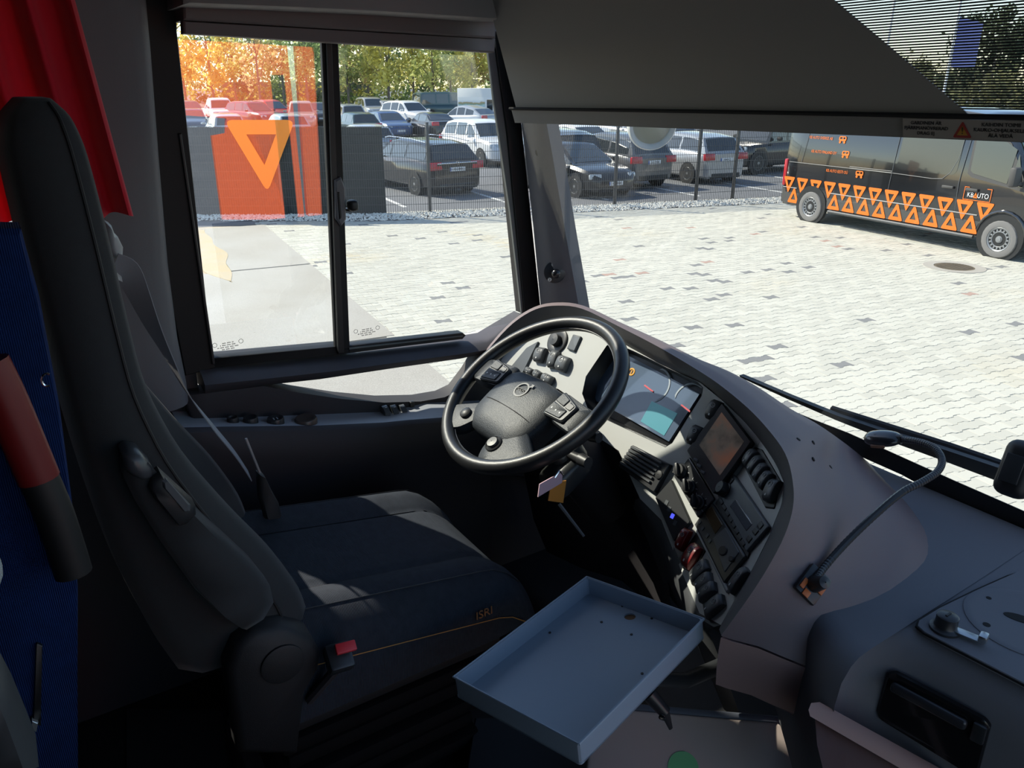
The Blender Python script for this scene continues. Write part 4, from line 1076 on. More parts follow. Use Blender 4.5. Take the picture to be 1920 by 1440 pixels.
dev('switch_well', [(1392, 868), (1416, 838), (1430, 843), (1466, 903), (1453, 955), (1436, 953)], -.004, .002, M_BLACK, dash, 'B')
for q in ([(1416, 844), (1427, 850), (1406, 880), (1396, 873)], [(1427, 857), (1437, 863), (1414, 894), (1405, 886)], [(1437, 871), (1446, 877), (1424, 908), (1415, 900)], [(1447, 885), (1456, 892), (1436, 923), (1425, 915)], [(1457, 898), (1467, 908), (1451, 950), (1436, 936)]): rocker(q, M_SWTOP, pl='B', h=.016)
for q in ([(1287, 990), (1301, 998), (1282, 1036), (1270, 1027)], [(1307, 1020), (1322, 1031), (1297, 1070), (1283, 1062)]): rocker(q, M_REDSW, h=.018)
dev('switch_well', [(1266, 1030), (1288, 984), (1304, 992), (1326, 1030), (1300, 1075), (1280, 1066)], -.004, .002, M_BLACK, dash, None)
for q in ([(1325, 1052), (1338, 1066), (1307, 1098), (1296, 1086)], [(1333, 1078), (1344, 1091), (1316, 1114), (1306, 1100)], [(1341, 1095), (1351, 1108), (1320, 1131), (1313, 1117)], [(1355, 1121), (1368, 1131), (1334, 1160), (1322, 1148)]): rocker(q, M_SWTOP, pl='B', h=.016)
rocker([(1402, 1066), (1412, 1075), (1379, 1118), (1370, 1106)], M_SWTOP, pl='B', h=.016)
# --- three-knob heater control
hv = dev('heater_control', [(1266, 894), (1295, 858), (1342, 936), (1311, 972)], -.004, .006, M_DEV, dash, None)
for x, y in ((1280, 884), (1295, 914), (1312, 944)):
    F_ = at_frame(x, y, .006); b = MB(); b.lathe(F_, [(.0155, 0), (.0155, .003), (.013, .005), (.012, .012), (.001, .0125)], 20)
    b.box(F_ @ Matrix.Rotation(.6, 4, 'Z') @ T3(0, 0, .015), (.007, .026, .010), .002); b.build('knob', M_SWITCH, hv)
    b = MB()
    for k in range(7):
        a = math.radians(-30 + 40 * k); b.prism(F_ @ Matrix.Rotation(a, 4, 'Z') @ T3(.019, 0), [(-.0022, -.0006), (.0022, -.0006), (.0022, .0006), (-.0022, .0006)], -.001, .0006)
    b.build('scale_marks', M_MARK, hv, smooth=0)
# --- unit with the blue lamp
un = dev('control_unit', [(1232, 934), (1262, 900), (1298, 980), (1267, 1016)], -.004, .008, M_DEV, dash, None)
for k, (x, y) in enumerate(((1254, 944), (1259, 956), (1265, 969), (1270, 982))):
    MB().prism(at_frame(x, y, .007), rounded([(-.004, -.005), (.004, -.005), (.004, .005), (-.004, .005)], .001), 0, .002).build('button', mat('blue lamp', (.05, .06, .6), .4, emit=((.10, .12, 1.0), .8)) if k == 2 else M_DEVG, un)
# --- radio
ra = dev('radio', [(1350, 932), (1380, 891), (1448, 990), (1406, 1038)], -.004, .008, M_DEVG, dash, 'B')
F_ = at_frame(1366, 922, .008, 'B'); b = MB(); b.lathe(F_, [(.0155, 0), (.0155, .002), (.0135, .003), (.013, .014), (.0115, .016), (.001, .016)], 24); b.build('volume_knob', M_SWITCH, ra)
dev('radio_display', [(1374, 953), (1386, 938), (1419, 986), (1406, 1001)], .007, .0088, mat('radio glass', (.10, .11, .13), .08, coat=1), ra, 'B', r=.002)
for k in range(8):
    t = k / 7; MB().prism(at_frame(1359 + 41 * t, 944 + 78 * t, .007, 'B'), rounded([(-.008, -.0035), (.008, -.0035), (.008, .0035), (-.008, .0035)], .001), 0, .0028, .0006).build('preset_button', M_SWITCH, ra)
for (x, y) in ((1377, 904), (1433, 989), (1424, 1000), (1412, 1014)):
    MB().prism(at_frame(x, y, .007, 'B'), rounded([(-.007, -.006), (.007, -.006), (.007, .006), (-.007, .006)], .002), 0, .0028, .0008).build('button', M_SWITCH, ra)
# --- tachograph-like unit
ta = dev('trip_recorder', [(1305, 982), (1340, 945), (1404, 1046), (1363, 1097)], -.004, .008, M_DEV, dash, 'B')
dev('recorder_screen', [(1327, 966), (1341, 951), (1362, 987), (1347, 1006)], .007, .009, mat('amber screen', (.075, .045, .02), .2), ta, 'B', r=.001)
dev('recorder_front', [(1343, 1013), (1367, 992), (1394, 1040), (1366, 1078)], .007, .0095, M_DEVG, ta, 'B', r=.003)
for (x, y, sx, sy) in ((1364, 1037, .014, .0095), (1380, 1052, .0085, .006)):
    b = MB(); b.prism(at_frame(x, y, .009, 'B') @ Matrix.Rotation(.35, 4, 'Z'), [(sx * math.cos(a * .4488), sy * math.sin(a * .4488)) for a in range(14)], 0, .003, .0015); b.build('pad_button', M_SWITCH, ta)
for k, (x, y) in enumerate(((1318, 983), (1324, 994), (1333, 1008), (1338, 1018))):
    MB().prism(at_frame(x, y, .007, 'B'), rounded([(-.004, -.004), (.004, -.004), (.004, .004), (-.004, .004)], .001), 0, .0025).build('button', M_DEVG, ta)
dev('trim_strip', [(1299, 979), (1303, 977), (1371, 1108), (1366, 1114)], -.002, .006, mat('satin strip', (.30, .32, .35), .3), dash, 'B', r=.001)
dev('black_gap_plate', [(1340, 942), (1350, 932), (1408, 1038), (1404, 1048)], -.004, .003, M_BLACK, dash, 'B', r=0)
# --- air vent
vt = dev('air_vent', [(1166, 877), (1192, 837), (1262, 873), (1233, 926)], -.01, .014, M_DEV, dash, 'A')
for k in range(6):
    t = (k + .5) / 6; x0, y0 = 1169 + 24 * t, 874 - 34 * t; x1, y1 = 1224 + 26 * t, 912 - 42 * t
    dev('vent_slat', [(x0, y0), (x0 + 2.2, y0 - 3.2), (x1 + 2.2, y1 - 3.2), (x1, y1)], .013, .019, M_SWTOP, vt, 'A', r=0, bev=.0004)
MB().lathe(at_frame(1243, 893, .013, 'A'), [(.009, 0), (.009, .004), (.004, .005), (.001, .005)], 16).build('vent_wheel', M_SWITCH, vt)
# --- switches left of the wheel
for q in ([(1014, 651), (1027, 656), (1019, 684), (1004, 677)], [(1039, 657), (1052, 663), (1043, 694), (1031, 688)], [(1056, 667), (1073, 673), (1062, 701), (1044, 693)], [(994, 690), (1006, 694), (1000, 707), (989, 700)], [(1010, 695), (1021, 700), (1014, 714), (1003, 706)], [(1026, 701), (1042, 708), (1034, 725), (1019, 715)]): rocker(q, M_SWTOP, pl='A', h=.018)
dev('blank_cover', [(1077, 628), (1092, 632), (1079, 661), (1065, 655)], -.002, .006, M_DEVG, dash, 'A')
dev('mirror_switch_plate', [(956, 694), (990, 653), (1012, 641), (983, 700), (968, 716)], -.002, .006, M_DEVG, dash, 'A')
b = MB(); b.lathe(at_frame(1046, 640, 0, 'A'), [(.034, -.002), (.034, .004), (.030, .006), (.016, .003), (.015, .018), (.001, .019)], 28); b.build('light_switch', M_SWITCH, dash)

# --- binnacle rim and outer cowl
ST = [  # inner edge, crest, cowl crease (picture point, how far behind the crest it lies), outer contour (point, depth rule)
 ((928, 706), (893, 688), ('d', .02), (884, 700)),
 ((945, 666), (922, 648), ('d', .03), (914, 655)),
 ((985, 626), (962, 606), ('d', .04), (955, 610)),
 ((1030, 603), (1004, 580), ('d', .05), (998, 582)),
 ((1062, 599), (1045, 573), ('d', .06), (1044, 571)),
 ((1112, 608), (1092, 579), ('d', .07), (1095, 577)),
 ((1182, 651), (1160, 612), ('d', .07), (1164, 608)),
 ((1250, 688), (1230, 648), ('d', .08), (1240, 641)),
 ((1312, 716), (1292, 684), ('d', .09), (1304, 671)),
 ((1352, 748), (1346, 719), ('d', .11), (1362, 694)),
 ((1400, 795), (1400, 763), ('d', .14), (1418, 724)),
 ((1432, 835), (1440, 805), ('d', .19), (1480, 765)),
 ((1456, 872), (1472, 850), ('d', .25), (1545, 803)),
 ((1470, 905), (1486, 900), ('z', 1.79), (1625, 864)),
 ((1466, 945), (1487, 950), ('z', 1.78), (1703, 945)),
 ((1442, 1008), (1471, 1004), ('z', 1.775), (1746, 1012)),
 ((1416, 1060), (1441, 1062), ('z', 1.77), (1735, 1072)),
 ((1392, 1100), (1404, 1120), ('z', 1.755), (1650, 1148)),
 ((1352, 1174), (1352, 1192), ('z', 1.68), (1545, 1268)),
]
MID = {12: (1512, 822), 13: (1562, 866), 14: (1598, 940), 15: (1608, 1010), 16: (1598, 1085), 17: (1548, 1140), 18: (1470, 1232)}
rows = []
for i, (a, c, rule, oc) in enumerate(ST):
    I = S(*a, 0.0); n_ = nA if which(*a) == 'A' else nB
    C = S(*c, .040)
    if rule[0] == 'd':
        O_ = onY(*oc, C.y + rule[1])
    else: O_ = onZ(*oc, rule[1])
    if i in MID:
        dm = (C - EYE).length * .42 + (O_ - EYE).length * .58; r_ = ray(*MID[i]).normalized(); Mi = EYE + r_ * dm * .985
    else: Mi = (C + O_) / 2 + V((0, 0, .006))
    D_ = O_ + V((.0, .02, -.16)) if rule[0] == 'd' else O_ + V((.015, .01, -.06))
    rows.append([I - n_ * .012, I + n_ * .001, I.lerp(C, .45) + n_ * .004, I.lerp(C, .9), C, C.lerp(Mi, .18), C.lerp(Mi, .6) + V((0, 0, .004)), Mi, Mi.lerp(O_, .5) + V((0, 0, .003)), O_, D_])
nr = len(rows[0]); cols = [smoothcurve([r[k] for r in rows], 4) for k in range(nr)]
grid = [[cols[k][i] for k in range(nr)] for i in range(len(cols[0]))]
MB().loft([g[:5] for g in grid], caps=False, ringclosed=False).build('binnacle_rim', M_COWL2, dash, smooth=60)
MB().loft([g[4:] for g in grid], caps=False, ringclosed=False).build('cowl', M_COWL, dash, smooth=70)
# small holes and cracks left by a removed holder
for (x, y) in ((1497, 824), (1525, 830), (1525, 861), (1557, 876)):
    pass
# lower part of the binnacle, below the seam
L0 = grid[-1][4]; R0 = grid[-1][9]
Ml = [g for g in grid[-1][4:10]]
lowr = [[p + V((0, 0, -.004)) for p in Ml]]
for (dz, dx, dy) in ((-.04, -.008, .008), (-.085, -.014, .016), (-.125, -.018, .024)):
    lowr.append([p + V((dx, dy, dz)) for p in Ml])
bk = lambda r: r + [r[-1] + V((-.02, .14, .0)), r[0] + V((-.02, .14, 0))]
MB().loft([bk(r) for r in lowr]).build('lower_cowl', mat('lower cowl', (.42, .285, .27), .65, bump=(900, .12)), dash, smooth=50)  # redder and paler than the cowl: warm reflected light put into its colour
# under-face between the panel edge and the footwell
ed = [(1200, 934), (1222, 960), (1242, 990), (1275, 1065), (1312, 1150), (1352, 1174)]
e1 = [S(x, y, 0) for x, y in ed]
rr = [[p + V((0, .006, .002)), p + V((-.015, .0, -.012)), p + V((-.04, .02, -.05)), p + V((-.05, .08, -.16)), p + V((-.03, .14, -.32))] for p in e1]
MB().loft(rr, caps=False, ringclosed=False).build('side_fairing', mat('grey fairing', (.06, .063, .07), .6, bump=(900, .1)), dash, smooth=60)
e2 = [S(x, y, 0, 'A') for x, y in ((915, 712), (940, 770), (1010, 790), (1090, 800), (1160, 845), (1200, 934))]
rr = [[p, p + V((0, .02, -.05)), p + V((0, .10, -.22)), p + V((0, .16, -.5))] for p in e2]
MB().loft(rr, caps=False, ringclosed=False).build('knee_panel', M_DARK, dash, smooth=60)

# --- shelf to the right of the binnacle
ZS = 1.77
lip = [(1560, 1225), (1600, 1196), (1660, 1196), (1730, 1216), (1830, 1262), (1920, 1306), (2050, 1370)]
lp = [onZ(x, y, ZS - .012) for x, y in lip]
rows = []
for i, p in enumerate(lp):
    X = p.x; yw = ws(X, ZS) - .012
    back = V((X, yw, ZS + .015)); 
    rows.append([V((X, yw, ZS - .12)), back, V((X, p.y + (yw - p.y) * .6, ZS + .006)), V((X, p.y + .05, ZS)), V((X, p.y + .02, ZS - .003)), p + V((0, .004, 0)), p + V((0, -.012, -.022)), p + V((0, -.018, -.06)), p + V((0, -.005, -.22)), p + V((0, .02, -.36))])
first = [q.copy() for q in rows[0]]
for q in first: q.x = -1.0
for q in first: q.y = max(q.y, 1.2); q.z = max(q.z, ZS - .07)
rows.insert(0, first)
cc = [smoothcurve([r[k] for r in rows], 3) for k in range(len(rows[0]))]
shelf_g = [[cc[k][i] for k in range(len(cc))] for i in range(len(cc[0]))]
M_SHELF = mat('dashboard shelf', (.165, .168, .185), .85, spec=.25, bump=(1000, .15))  # charcoal plastic; slight blue in the colour stands in for the sky cast
sh = MB().loft(shelf_g, caps=False, ringclosed=False).build('dash_shelf', M_SHELF, dash, smooth=60)
# hatch lid on the shelf, lock and holes
hl_ = [(1719, 1175), (1722, 1165), (1760, 1142), (1830, 1108), (1920, 1068), (2020, 1040), (2080, 1350), (1920, 1284), (1800, 1222), (1732, 1187)]
hp = [onZ(x, y, ZS + .006) for x, y in hl_]
b = MB(); b.prism(T3(0, 0, 0), [(p.x, p.y) for p in hp], ZS + .001, ZS + .0085, .002)
lid = b.build('hatch_lid', M_SHELF, dash, smooth=30)
M_GAP = mat('dark gap', (.006, .006, .007), .9)
pl_ = [onZ(x, y, ZS + .005) for x, y in hl_]; MB().tube(pl_, .0028, 5, closed=True).build('hatch_seam', M_GAP, dash)
c = onZ(1772, 1178, ZS + .01); Mk = T3(c.x, c.y, ZS + .0085)
b = MB(); b.lathe(Mk, [(.022, 0), (.022, .004), (.017, .006), (.0155, .008), (.0155, .024), (.013, .026), (.001, .0265)], 24); lk = b.build('hatch_lock', M_DEV, lid)
MB().box(Mk @ T3(0, 0, .027), (.003, .012, .002)).build('key_slot', M_BLACK, lk)
b = MB(); b.box(Mk @ Matrix.Rotation(.25, 4, 'Z') @ T3(.034, .0, .006), (.04, .016, .003), .001); b.box(Mk @ Matrix.Rotation(.25, 4, 'Z') @ T3(.05, 0, .012), (.012, .018, .012), .003); b.build('lock_tab', mat('lock metal', (.45, .47, .48), .3, metal=.9), lk)
c = onZ(1928, 1168, ZS + .009)
b = MB(); b.lathe(T3(c.x, c.y, ZS + .0085), [(.088, -.001), (.088, .0012), (.082, .0022), (.075, .0012), (.001, .001)], 40); b.build('hatch_dish', M_SHELF, lid, smooth=60)
for (x, y, r_) in ((1854, 1121, .004), (1850, 1171, .0055)):
    c = onZ(x, y, ZS + .01); MB().prism(T3(c.x, c.y, ZS + .009), circle(r_, 12), 0, .0012).build('screw_hole', M_GAP, lid)
c = onZ(1915, 1160, ZS + .01); MB().prism(T3(c.x, c.y, ZS + .009) @ Matrix.Rotation(.4, 4, 'Z'), [(.024 * math.cos(a * .349), .010 * math.sin(a * .349)) for a in range(18)], 0, .0014).build('cable_slot', M_GAP, lid)
def grid_hit(g, j0, j1, x, y):
    d = ray(x, y).normalized(); best = None
    for i in range(len(g) - 1):
        for j in range(j0, j1):
            a, c, e_ = g[i][j], g[i + 1][j], g[i][j + 1]; n = (c - a).cross(e_ - a)
            if n.length < 1e-9: continue
            n.normalize()
            if abs(d.dot(n)) < 1e-6: continue
            p = EYE + d * ((a - EYE).dot(n) / d.dot(n)); ds = (p - (a + c + e_ + g[i + 1][j + 1]) / 4).length
            if best is None or ds < best[0]: best = (ds, p, n if n.dot(d) < 0 else -n)
    return best[1], best[2]
# recessed black grab handle in the front face
hA, hB_, hC = (grid_hit(shelf_g, 5, len(shelf_g[0]) - 1, *q)[0] for q in ((1690, 1290), (1810, 1350), (1750, 1420)))
nF = (hB_ - hA).cross(hC - hA).normalized(); nF = nF if nF.dot(FW) < 0 else -nF
P0 = onP(1750, 1350, hA, nF) + nF * .004
FF = frame(P0, hB_ - hA, nF)
def lf(x, y, off=0): p = FF.inverted() @ onP(x, y, P0, nF); return (p.x, p.y)
hq = [(1666, 1262), (1680, 1260), (1848, 1348), (1858, 1362), (1835, 1450), (1822, 1452), (1650, 1345), (1644, 1330)]
gh = thing('recessed_handle', 'black recessed grab handle in the front face of the dash shelf', 'handle', P0)
b = MB(); b.prism(FF, rounded([lf(*p) for p in hq], .004), -.004, .006, .003); b.build('handle_surround', mat('gloss black', (.010, .010, .011), .2), gh)
a, c = lf(1676, 1276), lf(1818, 1352); L_ = math.hypot(c[0] - a[0], c[1] - a[1])
ang = math.atan2(c[1] - a[1], c[0] - a[0])
MB().box(FF @ T3((a[0] + c[0]) / 2, (a[1] + c[1]) / 2, .012) @ Matrix.Rotation(ang, 4, 'Z'), (L_, .018, .012), .006, 4).build('handle_bar', mat('satin black bar', (.03, .03, .034), .25), gh)
q = lf(1838, 1368); MB().box(FF @ T3(q[0], q[1], .008), (.018, .035, .008), .003).build('handle_latch', M_DEV, gh)

# holder scars: four screw holes in the cowl
for k, (x, y) in enumerate(((1497, 824), (1525, 830), (1525, 861), (1557, 876))):
    best = None
    d = ray(x, y).normalized()
    for i in range(len(grid) - 1):
        for j in range(4, nr - 2):
            a, c, e_ = grid[i][j], grid[i + 1][j], grid[i][j + 1]; n = (c - a).cross(e_ - a)
            if n.length < 1e-9: continue
            n.normalize(); den = d.dot(n)
            if abs(den) < 1e-6: continue
            t_ = (a - EYE).dot(n) / den; p = EYE + d * t_
            cen = (a + c + e_ + grid[i + 1][j + 1]) / 4; ds = (p - cen).length
            if best is None or ds < best[0]: best = (ds, p, n if n.dot(d) < 0 else -n)
    F_ = frame(best[1], V((1, 0, 0)) - best[2] * best[2].x, best[2])
    MB().prism(F_, circle(.0042, 10), -.004, .0012).build('screw_hole', M_GAP, dash)
def on_cowl(x, y):
    d = ray(x, y).normalized(); best = None
    for i in range(len(grid) - 1):
        for j in range(4, nr - 2):
            a, c, e_ = grid[i][j], grid[i + 1][j], grid[i][j + 1]; n = (c - a).cross(e_ - a)
            if n.length < 1e-9: continue
            n.normalize(); t_ = (a - EYE).dot(n) / d.dot(n); p = EYE + d * t_
            ds = (p - (a + c + e_ + grid[i + 1][j + 1]) / 4).length
            if best is None or ds < best[0]: best = (ds, p, n if n.dot(d) < 0 else -n)
    return best[1], best[2]

# ---------------------------------------------------------------- steering wheel
Cw = V((-1.304, .899, 1.922)); nW = V((.022, -.549, .835)).normalized(); FWm = frame(Cw, V((1, 0, 0)), nW)
sw = thing('steering_wheel', 'black leather-look four-spoke steering wheel with button pods and emblem', 'steering wheel', Cw)
M_WHEEL = mat('steering wheel leather', (.016, .017, .019), .38, bump=(700, .15))
M_PAD = mat('steering wheel pad', (.030, .0345, .041), .45, spec=.35, bump=(500, .35))
Rr = .212; P = [FWm @ V((Rr * math.cos(a), Rr * math.sin(a), 0)) for a in [2 * math.pi * k / 72 for k in range(72)]]
b = MB(); rings = []
for k in range(72):
    a = 2 * math.pi * k / 72; d1 = V((math.cos(a), math.sin(a), 0)); ring = []
    for j in range(14):
        t = 2 * math.pi * j / 14; ring.append(FWm @ (d1 * (Rr + .0165 * math.cos(t)) + V((0, 0, .0185 * math.sin(t)))))
    rings.append(ring)
b.loft(rings, closed=True); rim_ = b.build('rim', M_WHEEL, sw, smooth=80)
# thumb seam round the inside of the rim
MB().tube([FWm @ V(((Rr - .0165) * math.cos(2 * math.pi * k / 60), (Rr - .0165) * math.sin(2 * math.pi * k / 60), .001)) for k in range(60)], .0012, 5, closed=True).build('rim_seam', M_DEV, rim_)
pad = [(-.104, .018), (-.08, .036), (0, .042), (.08, .036), (.104, .018), (.110, -.04), (.104, -.105), (.07, -.138), (-.07, -.138), (-.104, -.105), (-.110, -.04)]
b = MB(); F_ = FWm @ T3(0, -.005, -.01)
pr = rounded(pad, .016); cxp, cyp = cxy(pr)
rings = [[F_ @ V((cxp + (x - cxp) * k, cyp + (y - cyp) * k, z)) for x, y in pr] for k, z in ((.9, -.05), (1.0, -.03), (1.0, .004), (.97, .012), (.88, .020), (.6, .026), (.25, .029), (.02, .0295))]
b.loft(rings); hub = b.build('hub_pad', M_PAD, sw, smooth=45)
MB().tube([F_ @ V((x, -.062 - .004 * (x / .1) ** 2, .0285 - .0165 * abs(x / .105) ** 4)) for x in [-.103 + .206 * k / 16 for k in range(17)]], .0011, 5).build('pad_seam', M_GAP, hub)
# emblem: ring with an arrow and a bar
Fe = F_ @ T3(-.004, -.012, .0285); b = MB()
b.prism(Fe, circle(.020, 28), 0, .0018, holes=[circle(.0162, 28)])
b.prism(Fe @ Matrix.Rotation(math.radians(45), 4, 'Z'), [(.019, -.0022), (.026, -.0022), (.026, -.0065), (.033, 0), (.026, .0065), (.026, .0022), (.019, .0022)], 0, .0018)
b.build('emblem', M_DEV, hub, smooth=0)
text('emblem_bar', 'VOLVO', .0095, Fe @ T3(0, 0, .001), M_DEV, hub, .0008)
for (pts, nm) in (([(-.20, .022), (-.085, .035), (-.08, -.03), (-.13, -.04), (-.198, -.045)], 'spoke'), ([(.20, .022), (.085, .035), (.08, -.03), (.13, -.04), (.198, -.045)], 'spoke'),
                  ([(-.165, -.125), (-.075, -.075), (-.055, -.118), (-.082, -.165), (-.118, -.183), (-.150, -.155)], 'spoke'), ([(.165, -.125), (.075, -.075), (.03, -.118), (.02, -.165), (.04, -.203), (.118, -.183), (.150, -.155)], 'spoke')):
    pr = rounded(pts, .016); c0, c1 = cxy(pr)
    MB().loft([[FWm @ V((c0 + (x - c0) * k, c1 + (y - c1) * k, z)) for x, y in pr] for k, z in ((.9, -.022), (1, -.014), (1, .0), (.93, .006), (.5, .009), (.02, .010))]).build(nm, M_PAD, sw, smooth=50)
for s, lab in ((1, 'right'), (-1, 'left')):
    Fp = FWm @ T3(s * .128, -.006, .0085) @ Matrix.Rotation(s * -.08, 4, 'Z')
    b = MB(); b.prism(Fp, rounded([(-.032, -.034), (.034, -.026), (.034, .02), (-.032, .034)], .007), -.008, .007, .003); pod = b.build('button_pod', M_DEV, sw)
    b = MB(); b.prism(Fp, rounded([(-.028, -.029), (.022, -.023), (.022, .0), (-.028, .002)], .003), .004, .0095, .0015); b.build('rocker_button', M_PAD, pod)
    b = MB(); b.prism(Fp, rounded([(-.028, .005), (.004, .003), (.004, .022), (-.028, .029)], .003), .004, .0095, .0015); b.build('rocker_button', M_PAD, pod)
    b = MB(); b.prism(Fp, rounded([(.008, .003), (.028, .002), (.028, .017), (.008, .021)], .003), .004, .0085, .0015); b.build('rocker_button', M_SWITCH, pod)
    b = MB()
    for dx in (-.018, -.003, .012): b.prism(Fp @ T3(dx, -.013), circle(.0022, 8), .0094, .0099)
    b.build('symbol', M_MARK, pod, smooth=0)
b = MB(); b.lathe(FWm @ T3(.050, -.150, .010), [(.020, -.004), (.020, .002), (.017, .004), (.016, .002), (.013, .004), (.012, .008), (.001, .009)], 24); b.build('round_button', M_SWITCH, sw)
b = MB(); b.lathe(FWm @ T3(-.098, -.128, .010), [(.014, -.004), (.014, .004), (.010, .007), (.001, .008)], 20); b.build('round_button', M_SWITCH, sw)
# steering column and its stalks
col_ = thing('steering_column', 'black steering column shroud with stalks behind the steering wheel', 'stalks', Cw - nW * .12)
b = MB(); b.lathe(frame(Cw - nW * .05, V((1, 0, 0)), -nW), [(.055, 0), (.065, .03), (.075, .10), (.07, .2), (.06, .38), (.001, .38)], 24); b.build('column_shroud', M_DARK, col_)
b = MB(); b.box(FWm @ T3(.105, -.055, -.085), (.11, .075, .075), .02, 3); b.box(FWm @ T3(.15, -.085, -.10), (.07, .10, .06), .018, 3); b.build('switch_housing', M_DEV, col_)
for (a, c, r_) in (((.09, -.02, -.06), (.178, -.004, -.052), .009), ((-.09, -.02, -.06), (-.18, .0, -.05), .009), ((.10, -.06, -.07), (.195, -.055, -.062), .010)):
    a, c = FWm @ V(a), FWm @ V(c); b = MB(); b.tube([a, a.lerp(c, .6), c], [r_ * .7, r_ * .9, r_], 10); b.tube([c, c + (c - a).normalized() * .025], [r_ * 1.35, r_ * 1.2], 10); b.build('stalk', M_SWITCH, col_)
# ignition key with two tags
kp = onX(1040, 895, -1.09); key = thing('key_tags', 'pink and orange key tags hanging below the steering column', 'key tags', kp)
vv = (EYE - kp).normalized()
def facing(px_, X): p = onX(*px_, X); return p
def card(name, q, X, m, t=.003):
    P = [onX(x, y, X) for x, y in q]; n = V((1, -.15, .25)).normalized(); return MB().loft([P, [p - n * t for p in P]]).build(name, m, key, smooth=0)
card('pink_tag', [(1012, 908), (1055, 884), (1054, 905), (1009, 932)], -1.088, mat('pink paper', (.52, .36, .42), .8)); card('orange_tag', [(1034, 906), (1062, 901), (1056, 943), (1028, 939)], -1.096, mat('orange tag', (.50, .20, .03), .6))
MB().tube([kp + V((0, .02, .0)), kp + V((0, .01, .012)), kp], .003, 6).build('key_ring', M_CHROME, key)
p0, p1 = onX(1048, 945, -1.12), onX(1095, 1006, -1.06); lv = MB().tube([p0, p1], [.004, .003], 6).build('adjusting_rod', mat('dull steel', (.20, .20, .20), .5, metal=.6)); tag(lv, 'thin grey rod hanging in the footwell under the key tags', 'rod')

# ---------------------------------------------------------------- swivelling tray
ntr = V((-.125, -.052, .991)).normalized(); FT = frame(V((-.799, .657, 1.69)), V((.96, .25, .13)), ntr)
tr = thing('metal_tray', 'dark blue-grey shallow metal tray with raised edges and a cable hole', 'tray', V((-.799, .657, 1.65)))
M_TRAY = mat('tray coating', (.27, .335, .41), .45, noise=(5, .45, (.31, .37, .43)), spec=.5)
tq = []
for x, y in ((1100, 1082), (1320, 1160), (1085, 1395), (850, 1270)):
    p = FT.inverted() @ onP(x, y, V((-.799, .657, 1.69)), ntr); tq.append((p.x, p.y))
hc = FT.inverted() @ onP(1181, 1156, V((-.799, .657, 1.69)) - ntr * .034, ntr)
b = MB(); b.prism(FT, rounded(tq, .006), -.037, -.034, holes=[[(hc.x + x, hc.y + y) for x, y in circle(.0105, 20)]]); b.build('tray_floor', M_TRAY, tr)
cq = V((*cxy(tq),))
inn = [(cq.x + (x - cq.x) * .975, cq.y + (y - cq.y) * .982) for x, y in tq]
b = MB(); b.prism(FT, rounded(tq, .008), -.037, 0, holes=[rounded(inn, .007)]); b.build('tray_rim', M_TRAY, tr, smooth=30)
a, c = V(tq[1]), V(tq[2]); b = MB(); b.tube([FT @ V((*a, .0)), FT @ V((*c, .0))], .0022, 6); a2, c2 = V(tq[0]), V(tq[3]); b.tube([FT @ V((*a2, 0)), FT @ V((*c2, 0)), FT @ V((*c, 0))], .0018, 6); b.tube([FT @ V((*a2, 0)), FT @ V((*a, 0))], .0018, 6); b.build('rolled_edge', M_TRAY, tr)
for x, y in ((1167, 1137), (1222, 1160), (1128, 1167), (1031, 1187), (1184, 1190), (1204, 1263)):
    q = FT.inverted() @ onP(x, y, V((-.799, .657, 1.69)) - ntr * .034, ntr); b = MB(); b.prism(FT @ T3(q.x, q.y, -.034), circle(.0026, 6), -.002, .0012); b.build('screw', M_BLACK, tr)
b = MB(); h0 = FT @ V((hc.x, hc.y, -.05)); b.prism(FT @ T3(hc.x, hc.y, -.05), circle(.016, 14), 0, .012); b.build('plywood_plug', mat('bare wood', (.22, .12, .06), .8), tr)
b = MB(); p0 = FT @ V((.02, .05, -.054)); b.tube([p0, p0 + V((.0, .06, -.06)), p0 + V((.02, .16, -.10)), p0 + V((.03, .26, -.10))], .014, 10); b.build('support_arm', M_DEV, tr)
# release lever under the tray
p0 = onZ(1216, 1300, 1.60); p1 = onZ(1247, 1335, 1.57); p2 = onZ(1258, 1366, 1.535)
rl = thing('release_lever', 'black clamp lever hanging under the right edge of the tray', 'lever', p0)
MB().tube([p0, p1], [.014, .011], 10).build('clamp_body', M_DEV, rl); MB().tube([p1, p2], [.009, .004], 8, flat=.5).build('lever_handle', M_DEV, rl)
MB().lathe(frame(p1 + V((.006, -.012, .0)), V((0, 0, 1)), V((.5, -.8, .3))), [(.006, 0), (.006, .002), (.003, .003), (.0008, .003)], 12).build('clamp_bolt', M_CHROME, rl)

# ---------------------------------------------------------------- gooseneck microphone
bp_, bn = on_cowl(1521, 1096)
gm = thing('gooseneck_microphone', 'black flexible gooseneck microphone on a square base stuck to the cowl', 'microphone', bp_)
Fg = frame(bp_, (onP(1552, 1060, bp_, bn) - onP(1500, 1130, bp_, bn)) , bn)
b = MB(); b.box(Fg @ T3(0, 0, .004), (.056, .042, .010), .004); b.build('base_plate', M_DEV, gm)
M_GLUE = mat('orange glue', (.55, .14, .03), .5)
for (x, y, sx, sy) in ((-.012, .014, .018, .008), (-.022, .002, .012, .012), (.004, -.015, .022, .008)): MB().box(Fg @ T3(x, y, .010), (sx, sy, .003), .001).build('glue_pad', M_GLUE, gm)
b = MB(); b.lathe(Fg @ T3(.0, .0, .008) , [(.014, 0), (.012, .012), (.0095, .03), (.001, .032)], 16); b.build('socket', M_DEV, gm)
path_px = [(1528, 1088), (1550, 1058), (1590, 1014), (1640, 966), (1690, 924), (1730, 903), (1758, 884), (1766, 862), (1752, 840), (1722, 828), (1690, 824)]
